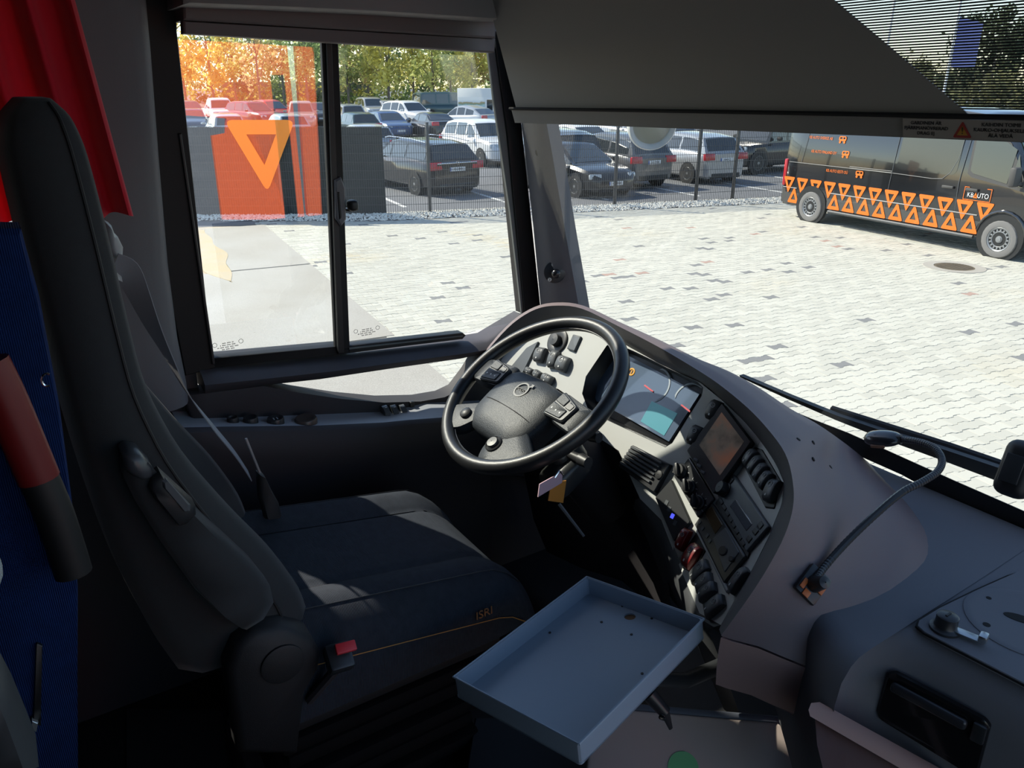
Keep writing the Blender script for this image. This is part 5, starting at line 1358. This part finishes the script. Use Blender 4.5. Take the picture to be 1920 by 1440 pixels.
d0 = (bp_ + bn * .02 - EYE).length; d1 = (onZ(1690, 824, 1.92) - EYE).length
P = []
for k, (x, y) in enumerate(path_px):
    t = k / (len(path_px) - 1); P.append(EYE + ray(x, y).normalized() * (d0 + (d1 - d0) * t))
P = smoothcurve(P, 16); rad = [.0066 if k % 2 else .0058 for k in range(len(P))]
MB().tube(P, rad, 10).build('flexible_arm', mat('ribbed black arm', (.025, .027, .03), .35), gm, smooth=25)
e_ = P[-1]; hd_ = EYE + ray(1655, 822).normalized() * (d1 + .01)
Fh = frame(hd_, (e_ - hd_), V((-.1, -.35, 1)))
b = MB(); rings = []
for k in range(13):
    t = -1 + 2 * k / 12; r_ = math.sqrt(max(.0004, 1 - abs(t) ** 2.4)); rings.append([Fh @ V((t * .036, math.cos(a) * .022 * r_, math.sin(a) * .013 * r_)) for a in [2 * math.pi * j / 14 for j in range(14)]])
b.loft(rings); b.build('microphone_head', mat('gloss mic black', (.02, .021, .024), .22, coat=.5), gm, smooth=80)
MB().box(Fh @ T3(-.004, -.021, -.004), (.026, .006, .007), .002).build('microphone_slot', mat('brown slot', (.20, .10, .06), .5), gm)
MB().tube([e_, e_ + (hd_ - e_) * .35], .010, 12).build('collar', M_DEV, gm)
# ================================================================ things round the windscreen
# pillar fittings
def pillar_frame(x, y):
    p = onX(x, y, -1.70); n = V((.80, -.58, .14)).normalized(); return frame(p + n * .004, V((0, 0, 1)).cross(n), n)
F_ = pillar_frame(1040, 510); bm_ = thing('ball_mount', 'black round ball mount screwed to the left windscreen pillar', 'mount', F_.translation)
MB().lathe(F_, [(.030, -.006), (.030, .004), (.027, .006), (.001, .006)], 28).build('mount_disc', M_DEV, bm_)
MB().lathe(F_ @ T3(.004, -.002, .006), [(.010, 0), (.008, .006), (.008, .010), (.0115, .014), (.013, .021), (.0115, .028), (.007, .032), (.001, .033)], 20).build('ball', mat('satin ball', (.015, .015, .017), .25), bm_, smooth=80)
for (x, y) in ((-.004, .021), (-.014, -.020)): MB().lathe(F_ @ T3(x, y, .006), [(.0055, 0), (.0055, .0015), (.0035, .002), (.001, .001)], 14).build('screw', mat('zinc screw', (.55, .55, .55), .35, metal=.7), bm_)
F_ = pillar_frame(1012, 285); bc = MB().lathe(F_, [(.012, -.004), (.012, .002), (.009, .004), (.001, .0042)], 20).build('pillar_cap', M_DEV); tag(bc, 'small round black cap high on the left windscreen pillar', 'cap')
# roller blind of the windscreen
rb = thing('windscreen_blind', 'dark roller blind lowered over the upper windscreen, mesh at its right end', 'blind', V((-.6, 1.2, 2.5)))
def wsp(X, z, off): return V((X, ws(X, z) - off, z + .011 * (X + 1.25)))
zb0 = onWS(1300, 213, .06).z; zb1 = onWS(1300, 243, .06).z
M_BLIND = mat('opaque blind cloth', (.29, .28, .265), .9, noise=(3, .3, (.32, .31, .295)))
M_BBAR = mat('blind bottom bar', (.20, .195, .19), .6)
dg0, dg1 = onWS(1555, 0, .06), onWS(1800, 212, .06)
def dX(z): return dg0.x + (dg1.x - dg0.x) * (z - dg0.z) / (dg1.z - dg0.z)
ztop = 2.98; rows = []
for j in range(13):
    z = zb0 + (ztop - zb0) * j / 12; xa, xb_ = -1.645 + .0 * z, dX(z); rows.append([wsp(xa + (xb_ - xa) * i / 16, z, .06) for i in range(17)])
MB().loft([r + [p + V((0, .003, 0)) for p in r[::-1]] for r in rows]).build('blind_cloth', M_BLIND, rb, smooth=60)
xe = -.48; rows = []
for j in range(2):
    z = (zb1, zb0)[j]; rows.append([wsp(-1.66 + (xe + 1.66) * i / 20, z, .062) for i in range(21)])
MB().loft([r + [p + V((0, .02, 0)) for p in r[::-1]] for r in rows]).build('bottom_bar', M_BBAR, rb, smooth=40)
MB().tube([wsp(-1.66 + (xe + 1.66) * i / 20, zb0 + .003, .066) for i in range(21)], .004, 6).build('bar_lip', M_GAP, rb)
b = MB(); z = zb0 + .012; kk = 0
while z < ztop:
    xa = dX(z) - .004; hgt = .0020
    vs = []
    for i in range(9):
        X = xa + (xe - xa) * i / 8; vs += [wsp(X, z, .060), wsp(X, z + hgt, .060), wsp(X, z + hgt, .0588), wsp(X, z, .0588)]
    fs_ = []
    for i in range(8):
        for c in range(4): fs_.append((i * 4 + c, i * 4 + (c + 1) % 4, (i + 1) * 4 + (c + 1) % 4, (i + 1) * 4 + c))
    b.add(vs, fs_); z += .0036
b.build('blind_mesh', mat('blind mesh thread', (.012, .012, .016), .8), rb, smooth=0, stuff=True)
# warning label on the bar
Fl = frame(wsp(onWS(1804, 239, .064).x, (zb0 + zb1) / 2, .0645), wsp(-.6, zb0, .0645) - wsp(-.9, zb0, .0645), V((0, -.95, -.3)))
lw = (onWS(1925, 248, .064) - onWS(1690, 236, .064)).length; lh = (zb0 - zb1) * .95
lab = MB().box(Fl, (lw, lh, .0012)).build('warning_label', mat('label grey', (.32, .29, .26), .6), rb)
M_LINK = mat('label ink', (.012, .011, .011), .7)
for i, (s, x, y) in enumerate((('GARDINEN ÄR', -.30, .27), ('FJÄRRMANÖVRERAD', -.30, 0), ('DRAG EJ', -.30, -.27), ('KAIHDIN TOIMII', .29, .27), ('KAUKO-OHJAUKSELLA', .29, 0), ('ÄLÄ VEDÄ', .29, -.27))):
    text('label_line', s, lh * .25, Fl @ T3(x * lw, y * lh, .0008), M_LINK, lab, .0003)
tb = MB(); ring_tri(tb, Fl @ T3(0, 0, .0007), lh * .95, lh * .85, .62, down=False, z0=0, z1=.0006); tb.build('warning_triangle', mat('warning red', (.30, .02, .015), .6), lab, smooth=0)
tb = MB(); tb.prism(Fl @ T3(0, -lh * .02, .0005), [(-lh * .32, -lh * .28), (lh * .32, -lh * .28), (0, lh * .28)], 0, .0005); tb.build('warning_field', mat('warning yellow', (.45, .22, .02), .6), lab, smooth=0)
text('warning_mark', '!', lh * .5, Fl @ T3(0, -lh * .08, .0012), M_LINK, lab, .0003)

# side window blind cassette and ceiling trim
sb = thing('side_blind', 'dark roller blind cassette across the top of the driver\'s side window', 'blind', V((-1.7, .7, 2.7)))
slabX('cassette', [(342, -60), (935, -20), (930, 72), (345, 37)], -1.70, .09, mat('blind cassette', (.13, .108, .108), .6, bump=(800, .1)), sb, bev=.004)
slabX('pull_bar', [(344, 38), (930, 73), (928, 99), (345, 63)], -1.712, .03, mat('blind cassette', (.13, .108, .108), .6), sb, bev=.003)
ct = [(345, 8), (500, 14), (700, 23), (850, 32), (920, 37), (955, 37), (969, 28), (970, 14), (966, -20)]
rg_ = []
P = [onX(x, y, -1.63) for x, y in ct] + [onX(966, -120, -1.63), onX(345, -120, -1.63)]
b = MB(); Mx = Matrix(((0, 0, 1, -1.63), (1, 0, 0, 0), (0, 1, 0, 0), (0, 0, 0, 1))); b.prism(Mx, [(p.y, p.z) for p in P], -.16, 0, .008); b.build('trim_7', mat('ceiling trim', (.25, .235, .23), .65, bump=(800, .1)), smooth=40)['kind'] = 'structure'

# wiper outside, frit band, camera housing, outside mirror
wp = thing('wiper', 'black windscreen wiper lying along the bottom of the windscreen', 'wiper', onWS(1600, 790, -.03))
A = [onWS(x, y, -.03) for x, y in ((1388, 703), (1480, 742), (1570, 778), (1660, 808), (1760, 838), (1850, 868), (1925, 893))]
Bq = [onWS(x, y, -.03) for x, y in ((1392, 710), (1480, 752), (1570, 793), (1660, 832), (1760, 872), (1850, 908), (1925, 938))]
MB().loft([[p + V((0, -.004, 0)), q + V((0, -.004, 0)), q + V((0, .012, 0)), p + V((0, .012, 0))] for p, q in zip(A, [p_.lerp(q_, .62) for p_, q_ in zip(A, Bq)])]).build('wiper_blade', M_BLACK, wp, smooth=40)
MB().tube([onWS(x, y, -.055) for x, y in ((1560, 768), (1660, 800), (1780, 838), (1925, 888))], .010, 8).build('wiper_arm', M_FRAME, wp)
fu = [(1455, 758), (1520, 785), (1590, 812), (1690, 857), (1790, 902), (1900, 950), (1990, 990)]; fl = [(1460, 775), (1530, 800), (1600, 850), (1690, 890), (1790, 945), (1920, 1010), (1990, 1040)]
U = [onWS(x, y, .004) for x, y in fu]; Lw = [onWS(x, y, .004) for x, y in fl]
MB().loft([[p, q, q + V((0, .002, 0)), p + V((0, .002, 0))] for p, q in zip(U, Lw)]).build('frit_band', M_BLACK, WS, smooth=0)
ch = onWS(1912, 880, .04); cb = thing('sensor_housing', 'black rounded sensor housing on the windscreen at the right frame edge', 'sensor', ch)
MB().box(frame(ch, V((1, .1, 0)), V((0, -1, .35))), (.055, .10, .06), .018, 4).build('housing', M_BLACK, cb, smooth=60); MB().box(frame(ch + V((0, -.031, .01)), V((1, .1, 0)), V((0, -1, .35))), (.03, .05, .006), .002).build('housing_cover', M_DEV, cb)
# outside rear-view mirror hanging in front of the windscreen
om = EYE + ray(1222, 232).normalized() * 2.55; mr = thing('exterior_mirror', 'pale grey round exterior mirror hanging before the windscreen under the blind', 'mirror', om)
vd_ = (EYE - om).normalized(); Fm = frame(om, HR, vd_ + V((0, 0, -.35)))
b = MB(); b.lathe(Fm @ Matrix.Diagonal((.9, .95, 1, 1)), [(.070, -.07), (.084, -.02), (.084, .012), (.078, .022), (.071, .020), (.066, .006), (.001, .004)], 32); b.build('mirror_housing', mat('mirror housing', (.60, .62, .60), .5), mr, smooth=60)
MB().lathe(Fm @ Matrix.Diagonal((.9, .95, 1, 1)) @ T3(0, 0, .0045), [(.066, 0), (.060, .004), (.001, .006)], 28).build('mirror_face', mat('cream lens', (.55, .54, .42), .25), mr, smooth=60)
a = om + V((.02, .02, .05)); MB().tube([a + HR * .04, a + HR * .07 + V((0, 0, .12)), a + HR * .10 + V((0, -.05, .35)), a + HR * .1 + V((0, -.45, .62))], [.03, .028, .03, .035], 12).build('mirror_arm', mat('mirror arm', (.45, .46, .45), .5), mr, smooth=60)

# ================================================================ driver's seat
M_SEAT = fabric('seat cloth', (.035, .041, .054), ribs=120, strength=.5)
M_SEATP = mat('seat plain cloth', (.022, .0245, .027), .85, noise=(80, .4, (.016, .018, .021)), bump=(1200, .2), sheen=.1)
M_SEATD = mat('seat shell', (.015, .0155, .017), .6, bump=(600, .15))
M_PIPE = mat('orange stitching', (.50, .22, .05), .7)
seat = thing('driver_seat', 'dark grey cloth driver seat with high backrest and orange stitching', 'seat', (-1.27, .4, 1.1))
XC = -1.27
prof = [  # z, back Y, front Y of the side bolsters, depth of the hollow between them, half width
 (1.70, .085, .300, .085, .215), (1.78, .060, .288, .085, .222), (1.88, .040, .245, .075, .225), (1.96, .030, .198, .060, .225), (2.07, .022, .142, .036, .22), (2.17, .018, .114, .022, .212), (2.26, .016, .110, .016, .198), (2.36, .014, .108, .010, .178), (2.43, .013, .106, .004, .155), (2.48, .014, .103, -.002, .140), (2.515, .024, .095, -.003, .125), (2.535, .045, .078, .0, .10)]
zs_ = []; 
def sm(k): return [v for v in np.interp(np.linspace(0, len(prof) - 1, 45), range(len(prof)), [p[k] for p in prof])]
def smooth1(a, n=2):
    a = list(a)
    for _ in range(n): a = [a[0]] + [(a[i - 1] + 2 * a[i] + a[i + 1]) / 4 for i in range(1, len(a) - 1)] + [a[-1]]
    return a
Z, YB, YF, HO, HWd = [smooth1(sm(k)) for k in range(5)]
rings = []
for z, yb, yf, ho, w_ in zip(Z, YB, YF, HO, HWd):
    t_ = yf - yb
    half = [(0, yf - ho), (w_ * .40, yf - ho * .92), (w_ * .60, yf - ho * .55), (w_ * .74, yf - ho * .08), (w_ * .84, yf), (w_ * .93, yf - t_ * .06), (w_ * .99, yf - t_ * .22), (w_, yf - t_ * .5), (w_ * .96, yb + t_ * .16), (w_ * .82, yb + t_ * .02), (w_ * .4, yb - .004), (0, yb - .006)]
    r = [V((XC + x, y, z)) for x, y in half] + [V((XC - x, y, z)) for x, y in half[-2:0:-1]]
    rings.append(r)
MB().loft(rings).build('backrest', M_SEATP, seat, smooth=80)
# centre insert of the backrest
ins = []
for z, yb, yf, ho, w_ in list(zip(Z, YB, YF, HO, HWd))[3:28]:
    ins.append([V((XC + x * w_, yf - ho * (.95 if abs(x) < .42 else .58) + .004, z)) for x in (-.58, -.42, -.2, 0, .2, .42, .58)])
MB().loft([r + [p - V((0, .01, 0)) for p in r[::-1]] for r in ins]).build('back_insert', M_SEAT, seat, smooth=60)
# piping on both bolsters
for s in (1, -1):
    P = [V((XC + s * w_ * .985, yf - (yf - yb) * .20, z)) + V((s * .0015, 0, 0)) for z, yb, yf, ho, w_ in zip(Z, YB, YF, HO, HWd)][1:-1]
    st_ = MB(); P2 = smoothcurve(P, 5)
    for k in range(0, len(P2) - 1, 2): st_.tube([P2[k], P2[k + 1]], .0013, 4)
    st_.build('stitching', M_PIPE, seat, smooth=0)
    MB().tube(P, .0022, 6).build('piping', M_SEATD, seat)
# cushion
def ztop_(X, Y):
    u = (X - XC) / .235; base = 1.728 - .16 * (Y - .28)
    r_ = max(0, (abs(u) - .80) / .20); base -= .030 * r_ ** 2
    base += .014 * math.exp(-((abs(u) - .70) / .16) ** 2)
    if Y > .64: base -= .055 * ((Y - .64) / .09) ** 2
    for g in (-.46, .46):
        base -= .007 * math.exp(-((u - g) / .03) ** 2)
    return base
NX, NY = 40, 20; rows = []
for j in range(NY + 1):
    Y = .19 + (.735 - .19) * j / NY; k = 1 - .05 * max(0, (Y - .6) / .13) ** 2
    r = [V((XC + (.235 * k) * (-1 + 2 * i / NX), Y, ztop_(XC + .235 * (-1 + 2 * i / NX), Y))) for i in range(NX + 1)]
    r += [V((XC + .240 * k, Y, r[-1].z - .04)), V((XC + .232 * k, Y, 1.55)), V((XC - .232 * k, Y, 1.55)), V((XC - .240 * k, Y, r[0].z - .04))]
    rows.append(r)
MB().loft(rows).build('seat_cushion', M_SEAT, seat, smooth=60)
for g in (-.46, .46, -.80, .80):
    P = [V((XC + .235 * g, Y, ztop_(XC + .235 * g, Y) + (.0005 if abs(g) < .5 else .001))) for Y in [.24 + .48 * k / 16 for k in range(17)]]
    MB().tube(P, .0018 if abs(g) < .5 else .0012, 5).build('cushion_seam', M_GAP if abs(g) < .5 else M_SEATD, seat)
P = [V((XC + .2405, Y, ztop_(XC + .235, Y) - .036)) for Y in [.22 + .48 * k / 16 for k in range(17)]]; MB().tube(P, .0011, 4).build('stitching', M_PIPE, seat)
text('seat_tag', 'ISRI', .024, frame(onX(908, 1150, -1.0275), V((0, 1, .02)), V((1, 0, 0))), mat('orange embroidery', (.40, .17, .06), .8), seat, .0008)
# side shields, recliner cover, base with bellows
slabX('recliner_cover', [(428, 1262), (445, 1215), (478, 1186), (535, 1178), (588, 1198), (604, 1226), (600, 1262), (575, 1300), (560, 1420), (450, 1420)], -1.012, .05, M_SEATD, seat, bev=.012, smooth=60)
p = onX(530, 1245, -1.010); MB().lathe(frame(p, V((0, 1, 0)), V((1, 0, 0))), [(.034, -.003), (.034, .002), (.030, .004), (.001, .005)], 28).build('recliner_disc', M_SEATD, seat, smooth=60)
M_BEL = mat('black bellows', (.004, .004, .0045), .85, spec=.2)
b = MB(); b.box(T3(XC, .43, 1.54), (.44, .46, .05), .015); b.build('cushion_pan', M_SEATD, seat)
b = MB()
for k in range(6): b.box(T3(XC, .42, 1.47 - .045 * k), (.40 - .02 * (k % 2), .40 - .02 * (k % 2), .036), .014)
b.build('bellows', M_BEL, seat)
MB().box(T3(XC, .42, 1.17), (.42, .46, .14), .02).build('seat_base', M_DARK, seat)
# folded-up armrest with its latch
slabX('armrest', [(231, 862), (242, 853), (262, 855), (286, 880), (300, 905), (372, 968), (420, 1012), (480, 1068), (512, 1108), (519, 1140), (500, 1172), (468, 1192), (430, 1170), (370, 1115), (305, 1025), (255, 945), (236, 905)], -1.005, .055, M_SEATP, seat, bev=.016, smooth=70)
slabX('armrest_cap', [(232, 860), (243, 852), (265, 857), (288, 882), (292, 900), (272, 906), (248, 895), (236, 885)], -.999, .05, mat('satin plastic', (.05, .053, .06), .35), seat, bev=.008, smooth=60)
slabX('armrest_latch', [(286, 902), (302, 890), (368, 950), (369, 968), (352, 986), (338, 990), (288, 935), (280, 918)], -.992, .03, M_SWITCH, seat, bev=.006, smooth=50)
slabX('latch_inlay', [(304, 903), (312, 900), (358, 948), (357, 960), (350, 962), (306, 915)], -.989, .01, M_DEVG, seat, bev=.003)
# belt buckle with red button
p = onX(640, 1222, -.99); Fb = frame(p, V((0, .95, -.12)), V((.55, 0, .83)))
MB().box(Fb @ T3(-.002, -.004, -.014), (.042, .045, .024), .006).build('buckle', M_DEV, seat)
q = onX(648, 1214, -.985); MB().box(frame(q, V((0, .95, -.14)), V((.6, -.1, .8))), (.034, .017, .008), .002).build('buckle_button', mat('red button', (.62, .03, .04), .4), seat)
p0, p1 = onX(620, 1250, -1.0), V((-1.03, .27, 1.60)); MB().tube([p + V((0, 0, -.02)), p1], .014, 8, flat=.6).build('buckle_stem', M_DARK, seat)
# belt guide and belt on the window side
XB = -1.43
slabX('belt_guide', [(199, 418), (210, 424), (216, 440), (222, 445), (232, 465), (231, 486), (226, 496), (212, 482), (205, 470), (200, 440)], XB, .05, mat('belt guide grey', (.34, .36, .37), .45), seat, bev=.008, smooth=60)
slabX('belt_guide', [(209, 498), (218, 510), (229, 520), (231, 530), (222, 527), (211, 514)], XB, .05, mat('belt guide pale', (.48, .50, .49), .45), seat, bev=.006, smooth=60)
bp1 = [(214, 498), (236, 507), (256, 545), (285, 610), (316, 670), (350, 735), (395, 795), (440, 850), (468, 892)]
cen = smoothcurve([onX(x, y, XB - .02 * k / 8) for k, (x, y) in enumerate(bp1)], 5); rings = []
for k, c in enumerate(cen):
    t = (cen[min(k + 1, len(cen) - 1)] - cen[max(k - 1, 0)]).normalized(); u = k / (len(cen) - 1)
    w_ = V((0, -.6, -.2)).lerp(V((-1, .12, 0)), min(1, u * 1.3)); w_ = (w_ - t * w_.dot(t)).normalized() * .0225; n = t.cross(w_).normalized() * .0008
    rings.append([c - w_ - n, c + w_ - n, c + w_ + n, c - w_ + n])
MB().loft(rings).build('seat_belt', mat('belt webbing', (.22, .225, .245), .7, bump=(1500, .2)), seat, smooth=40)
p0 = onX(461, 822, XB + .01); p1 = onX(490, 893, XB + .01); MB().tube([p0, p1], .0025, 6).build('belt_wire', mat('dull wire', (.35, .35, .36), .4, metal=.6), seat)
slabX('belt_anchor', [(484, 888), (496, 892), (510, 920), (524, 945), (531, 975), (528, 996), (512, 998), (498, 972), (488, 935)], XB + .02, .02, M_SEATD, seat, bev=.006, smooth=50)

# ================================================================ ledge fittings
lg = thing('ledge_fittings', 'row of round buttons and sockets set in the grey ledge below the side window', 'ledge fittings', onX(500, 790, -1.71))
def on_ledge(x, y):
    a = onX(427, 792, -1.715); c = onX(721, 784, -1.715); e_ = a + V((.1, 0, -.004)); n = (c - a).cross(e_ - a).normalized()
    if n.z < 0: n = -n
    return frame(onP(x, y, a, n), V((0, 1, 0)), n)
for (x, y, r_, m_) in ((437, 789, .013, M_SWITCH), (470, 789, .017, M_SWITCH), (517, 790, .020, M_DEV), (574, 790, .027, mat('bronze cap', (.075, .058, .05), .35))):
    b = MB(); b.lathe(on_ledge(x, y), [(r_, -.01), (r_, .006), (r_ * .92, .010), (r_ * .75, .010), (r_ * .6, .007), (.001, .007)], 26); k = b.build('round_fitting', m_, lg, smooth=50)
    if r_ == .020: 
        b = MB()
        for dx in (-.004, .004): b.prism(on_ledge(x, y) @ T3(dx, 0, .007), [(-.0012, -.005), (.0012, -.005), (.0012, .005), (-.0012, .005)], 0, .0008)
        b.build('symbol', M_MARK, k, smooth=0)
for (x, y) in ((722, 776), (738, 775), (754, 774)):
    F_ = on_ledge(x, y); b = MB(); P = [(-.02, 0), (-.018, .016), (-.006, .022), (.008, .02), (.018, .012), (.02, 0)]
    M2 = F_ @ Matrix(((0, 0, 1, 0), (1, 0, 0, 0), (0, 1, 0, 0), (0, 0, 0, 1))); M2 = F_ @ Matrix(((0, 0, 1, 0), (-1, 0, 0, 0), (0, 1, 0, 0), (0, 0, 0, 1)))
    b.prism(M2, P, -.007, .007); k = b.build('window_switch', M_SWTOP, lg); MB().box(F_ @ T3(0, -.008, .0215), (.006, .002, .001)).build('indicator', M_MARK, k)
F_ = on_ledge(773, 771); MB().box(F_ @ T3(0, 0, .002), (.036, .036, .008), .004).build('joystick_base', M_SWITCH, lg); MB().box(F_ @ T3(0, .002, .016), (.014, .014, .026), .004).build('joystick', M_SWITCH, lg)
F_ = on_ledge(822, 767); b = MB(); b.lathe(F_, [(.042, 0), (.042, .003), (.036, .004), (.033, .001), (.031, -.002)], 30); b.lathe(F_, [(.031, .0005), (.001, .0008)], 30); b.build('cup_holder', mat('cup holder dark', (.012, .012, .013), .5), lg, smooth=50)

# ================================================================ curtain, rail and upholstered partition at the left
c0 = onX(135, 0, -1.68); c1 = onX(240, 392, -1.68); hz = onX(195, 402, -1.68).z
rows = []
for j in range(25):
    t = j / 24; z = 2.95 + (hz - 2.95) * t; ye = c0.y + (c1.y - c0.y) * ((c0.z - z) / (c0.z - c1.z)); row = []
    for i in range(111):
        u = i / 110; y = ye - u * (.46 + .05 * t); a = .016 + .012 * t
        row.append(V((-1.645 + a * math.sin(u * 44 + 1.2 * math.sin(u * 9) + t * .8) + .006 * math.sin(u * 90), y, z + .006 * math.sin(u * 40) * t - .012 * t * (1 - u) * 0)))
    rows.append(row)
cu = MB().loft([r + [p - V((.002, 0, 0)) for p in r[::-1]] for r in rows]).build('window_curtain', mat('red curtain cloth', (.60, .006, .03), .8, trans=0, sheen=.2), smooth=80)
t = cu.data.materials[0].node_tree; bs = t.nodes['Principled BSDF']; tl = t.nodes.new('ShaderNodeBsdfTranslucent'); tl.inputs[0].default_value = (.75, .01, .03, 1); mx = t.nodes.new('ShaderNodeMixShader'); mx.inputs[0].default_value = .3
t.links.new(bs.outputs[0], mx.inputs[1]); t.links.new(tl.outputs[0], mx.inputs[2]); t.links.new(mx.outputs[0], t.nodes['Material Output'].inputs[0])
tag(cu, 'pleated red curtain hanging behind the driver seat', 'curtain')
M_BLUE = fabric('blue moquette', (.004, .020, .095), ribs=160, strength=.5)
pt = thing('upholstered_partition', 'blue upholstered partition panel beside the aisle behind the driver', 'partition', onX(60, 1440, -.86))
slabX('partition_panel', [(-80, 430), (40, 430), (75, 560), (112, 760), (138, 960), (147, 1110), (145, 1460), (-80, 1460)], -.86, .05, M_BLUE, pt, bev=.006)
gr_ = thing('padded_rail', 'slanting grab rail with red padded top and black lower end', 'rail', onX(60, 850, -.82))
P = [onX(x, y, -.83) for x, y in ((-26, 678), (6, 742), (40, 820), (73, 898))]
MB().tube(smoothcurve(P, 4), .019, 14, flat=.8).build('red_padding', mat('red vinyl', (.16, .008, .008), .4), gr_, smooth=60)
P = [onX(x, y, -.83) for x, y in ((73, 898), (100, 960), (124, 1030), (138, 1075))]; MB().tube(smoothcurve(P, 4), .018, 14, flat=.8).build('black_padding', M_BLACK, gr_, smooth=60)
rs = MB().tube(smoothcurve([onX(x, y, -.90) for x, y in ((40, 520), (45, 560), (54, 600), (66, 620))], 5), .006, 8).build('red_strap', mat('dark red strap', (.13, .006, .012), .5)); tag(rs, 'short dark red curved strap between partition and seat back', 'strap')
hk = MB().tube([onX(88 + 10 * math.cos(a), 712 + 12 * math.sin(a), -.84) for a in [math.radians(60 + 30 * k) for k in range(9)]], .0012, 6).build('wire_ring', M_CHROME); tag(hk, 'thin metal ring on the partition beside the red padded rail', 'ring')
ss = thing('strap_slot', 'narrow black pull strap with metal clip on the blue partition', 'strap', onX(70, 1290, -.85))
slabX('strap_band', [(70, 1208), (80, 1212), (76, 1362), (62, 1356)], -.855, .006, M_BLACK, ss, bev=.001); slabX('clip', [(60, 1352), (72, 1356), (68, 1374), (58, 1366)], -.850, .008, mat('bright clip', (.5, .5, .5), .3, metal=.8), ss, bev=.001)
p = onX(-68, 1082, -.72); kb = MB().lathe(frame(p, V((0, 1, 0)), V((1, -.2, .3))), [(.026, -.03), (.028, -.005), (.022, .012), (.010, .020), (.001, .022)], 20).build('white_knob', mat('white plastic', (.40, .43, .43), .45), smooth=80); tag(kb, 'pale plastic knob at the left edge of the picture', 'knob')
ga = slabX('grey_armrest', [(-60, 1280), (-5, 1285), (25, 1340), (55, 1410), (75, 1460), (-60, 1480)], -.66, .06, mat('grey armrest', (.05, .055, .06), .5), None, bev=.015, smooth=60); tag(ga, 'dark grey armrest end at the lower left corner', 'armrest')

# ================================================================ low console and floor pieces
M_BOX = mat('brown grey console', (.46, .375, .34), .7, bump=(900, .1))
zc = 1.46; T1 = onZ(1104, 1322, zc); T2 = onZ(1580, 1364, zc); dv = (T2 - T1).normalized(); bk_ = V((-dv.y, dv.x, 0)); bk_ = bk_ if bk_.y > 0 else -bk_
cs = thing('low_console', 'low brown-grey console box under the tray with a round green sticker', 'console', (T1 + T2) / 2 - V((0, 0, .36)))
nC = (-bk_ * .62 + V((0, 0, .78))).normalized(); nC = nC + (EYE - T1).normalized() * .3; Fc = frame((T1 + T2) / 2, dv, nC); Lc = (T2 - T1).length
b = MB(); b.box(Fc @ T3(0, -.18, -.04), (Lc, .36, .08), .008, 3); b.build('console_body', M_BOX, cs)
MB().box(Fc @ T3(0, .004, -.03), (Lc * .99, .012, .06), .003).build('console_edge', mat('blue grey edge', (.09, .10, .13), .5), cs)
q = Fc.inverted() @ onP(1281, 1440, Fc.translation, V(Fc.col[2][:3])); b = MB(); b.prism(Fc @ T3(q.x, q.y, 0), circle(.0275, 28), -.001, .0012); b.build('green_sticker', mat('green sticker', (.16, .50, .22), .6), cs)
# sloping trim at the foot of the dash
def at_d(x, y, d): return EYE + ray(x, y).normalized() * d
dR = (onP(1730, 1430, hA, nF) - EYE).length - .03
def bar_piece(name, up, lo, d0, d1, t, m):
    rings = []
    for i in range(9):
        u = i / 8; d = d0 + (d1 - d0) * u
        p = at_d(up[0][0] + (up[1][0] - up[0][0]) * u, up[0][1] + (up[1][1] - up[0][1]) * u, d); q = at_d(lo[0][0] + (lo[1][0] - lo[0][0]) * u, lo[0][1] + (lo[1][1] - lo[0][1]) * u, d - .004)
        n = V((.1, 1, -.35)).normalized() * t
        rings.append([p, p.lerp(q, .5) - n * .25, q, q + n, p + n])
    o = MB().loft(rings).build(name, m, smooth=50); o['kind'] = 'structure'
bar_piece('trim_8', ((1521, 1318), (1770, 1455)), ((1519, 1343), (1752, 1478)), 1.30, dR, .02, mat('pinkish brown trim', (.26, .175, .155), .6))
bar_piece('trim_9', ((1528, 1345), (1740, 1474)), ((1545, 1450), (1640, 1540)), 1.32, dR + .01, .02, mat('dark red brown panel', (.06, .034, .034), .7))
z0 = 1.30; q = [onZ(x, y, z0) for x, y in ((890, 1345), (1110, 1345), (1120, 1470), (870, 1470))]
b = MB(); b.prism(T3(0, 0, 0), [(p.x, p.y) for p in q], 1.1, z0, .004); st_ = b.build('platform_step', mat('steel grey step', (.028, .034, .043), .6)); tag(st_, 'dark steel-grey platform step left of the low console', 'step')
q = [onZ(x, y, 1.108) for x, y in ((236, 1326), (420, 1330), (430, 1480), (236, 1480))]; b = MB(); b.prism(T3(0, 0, 0), [(p.x, p.y) for p in q], 1.1, 1.108, .002); fm = b.build('floor_mat', mat('rubber mat', (.022, .023, .025), .8)); tag(fm, 'dark rubber mat on the floor behind the driver seat', 'mat')
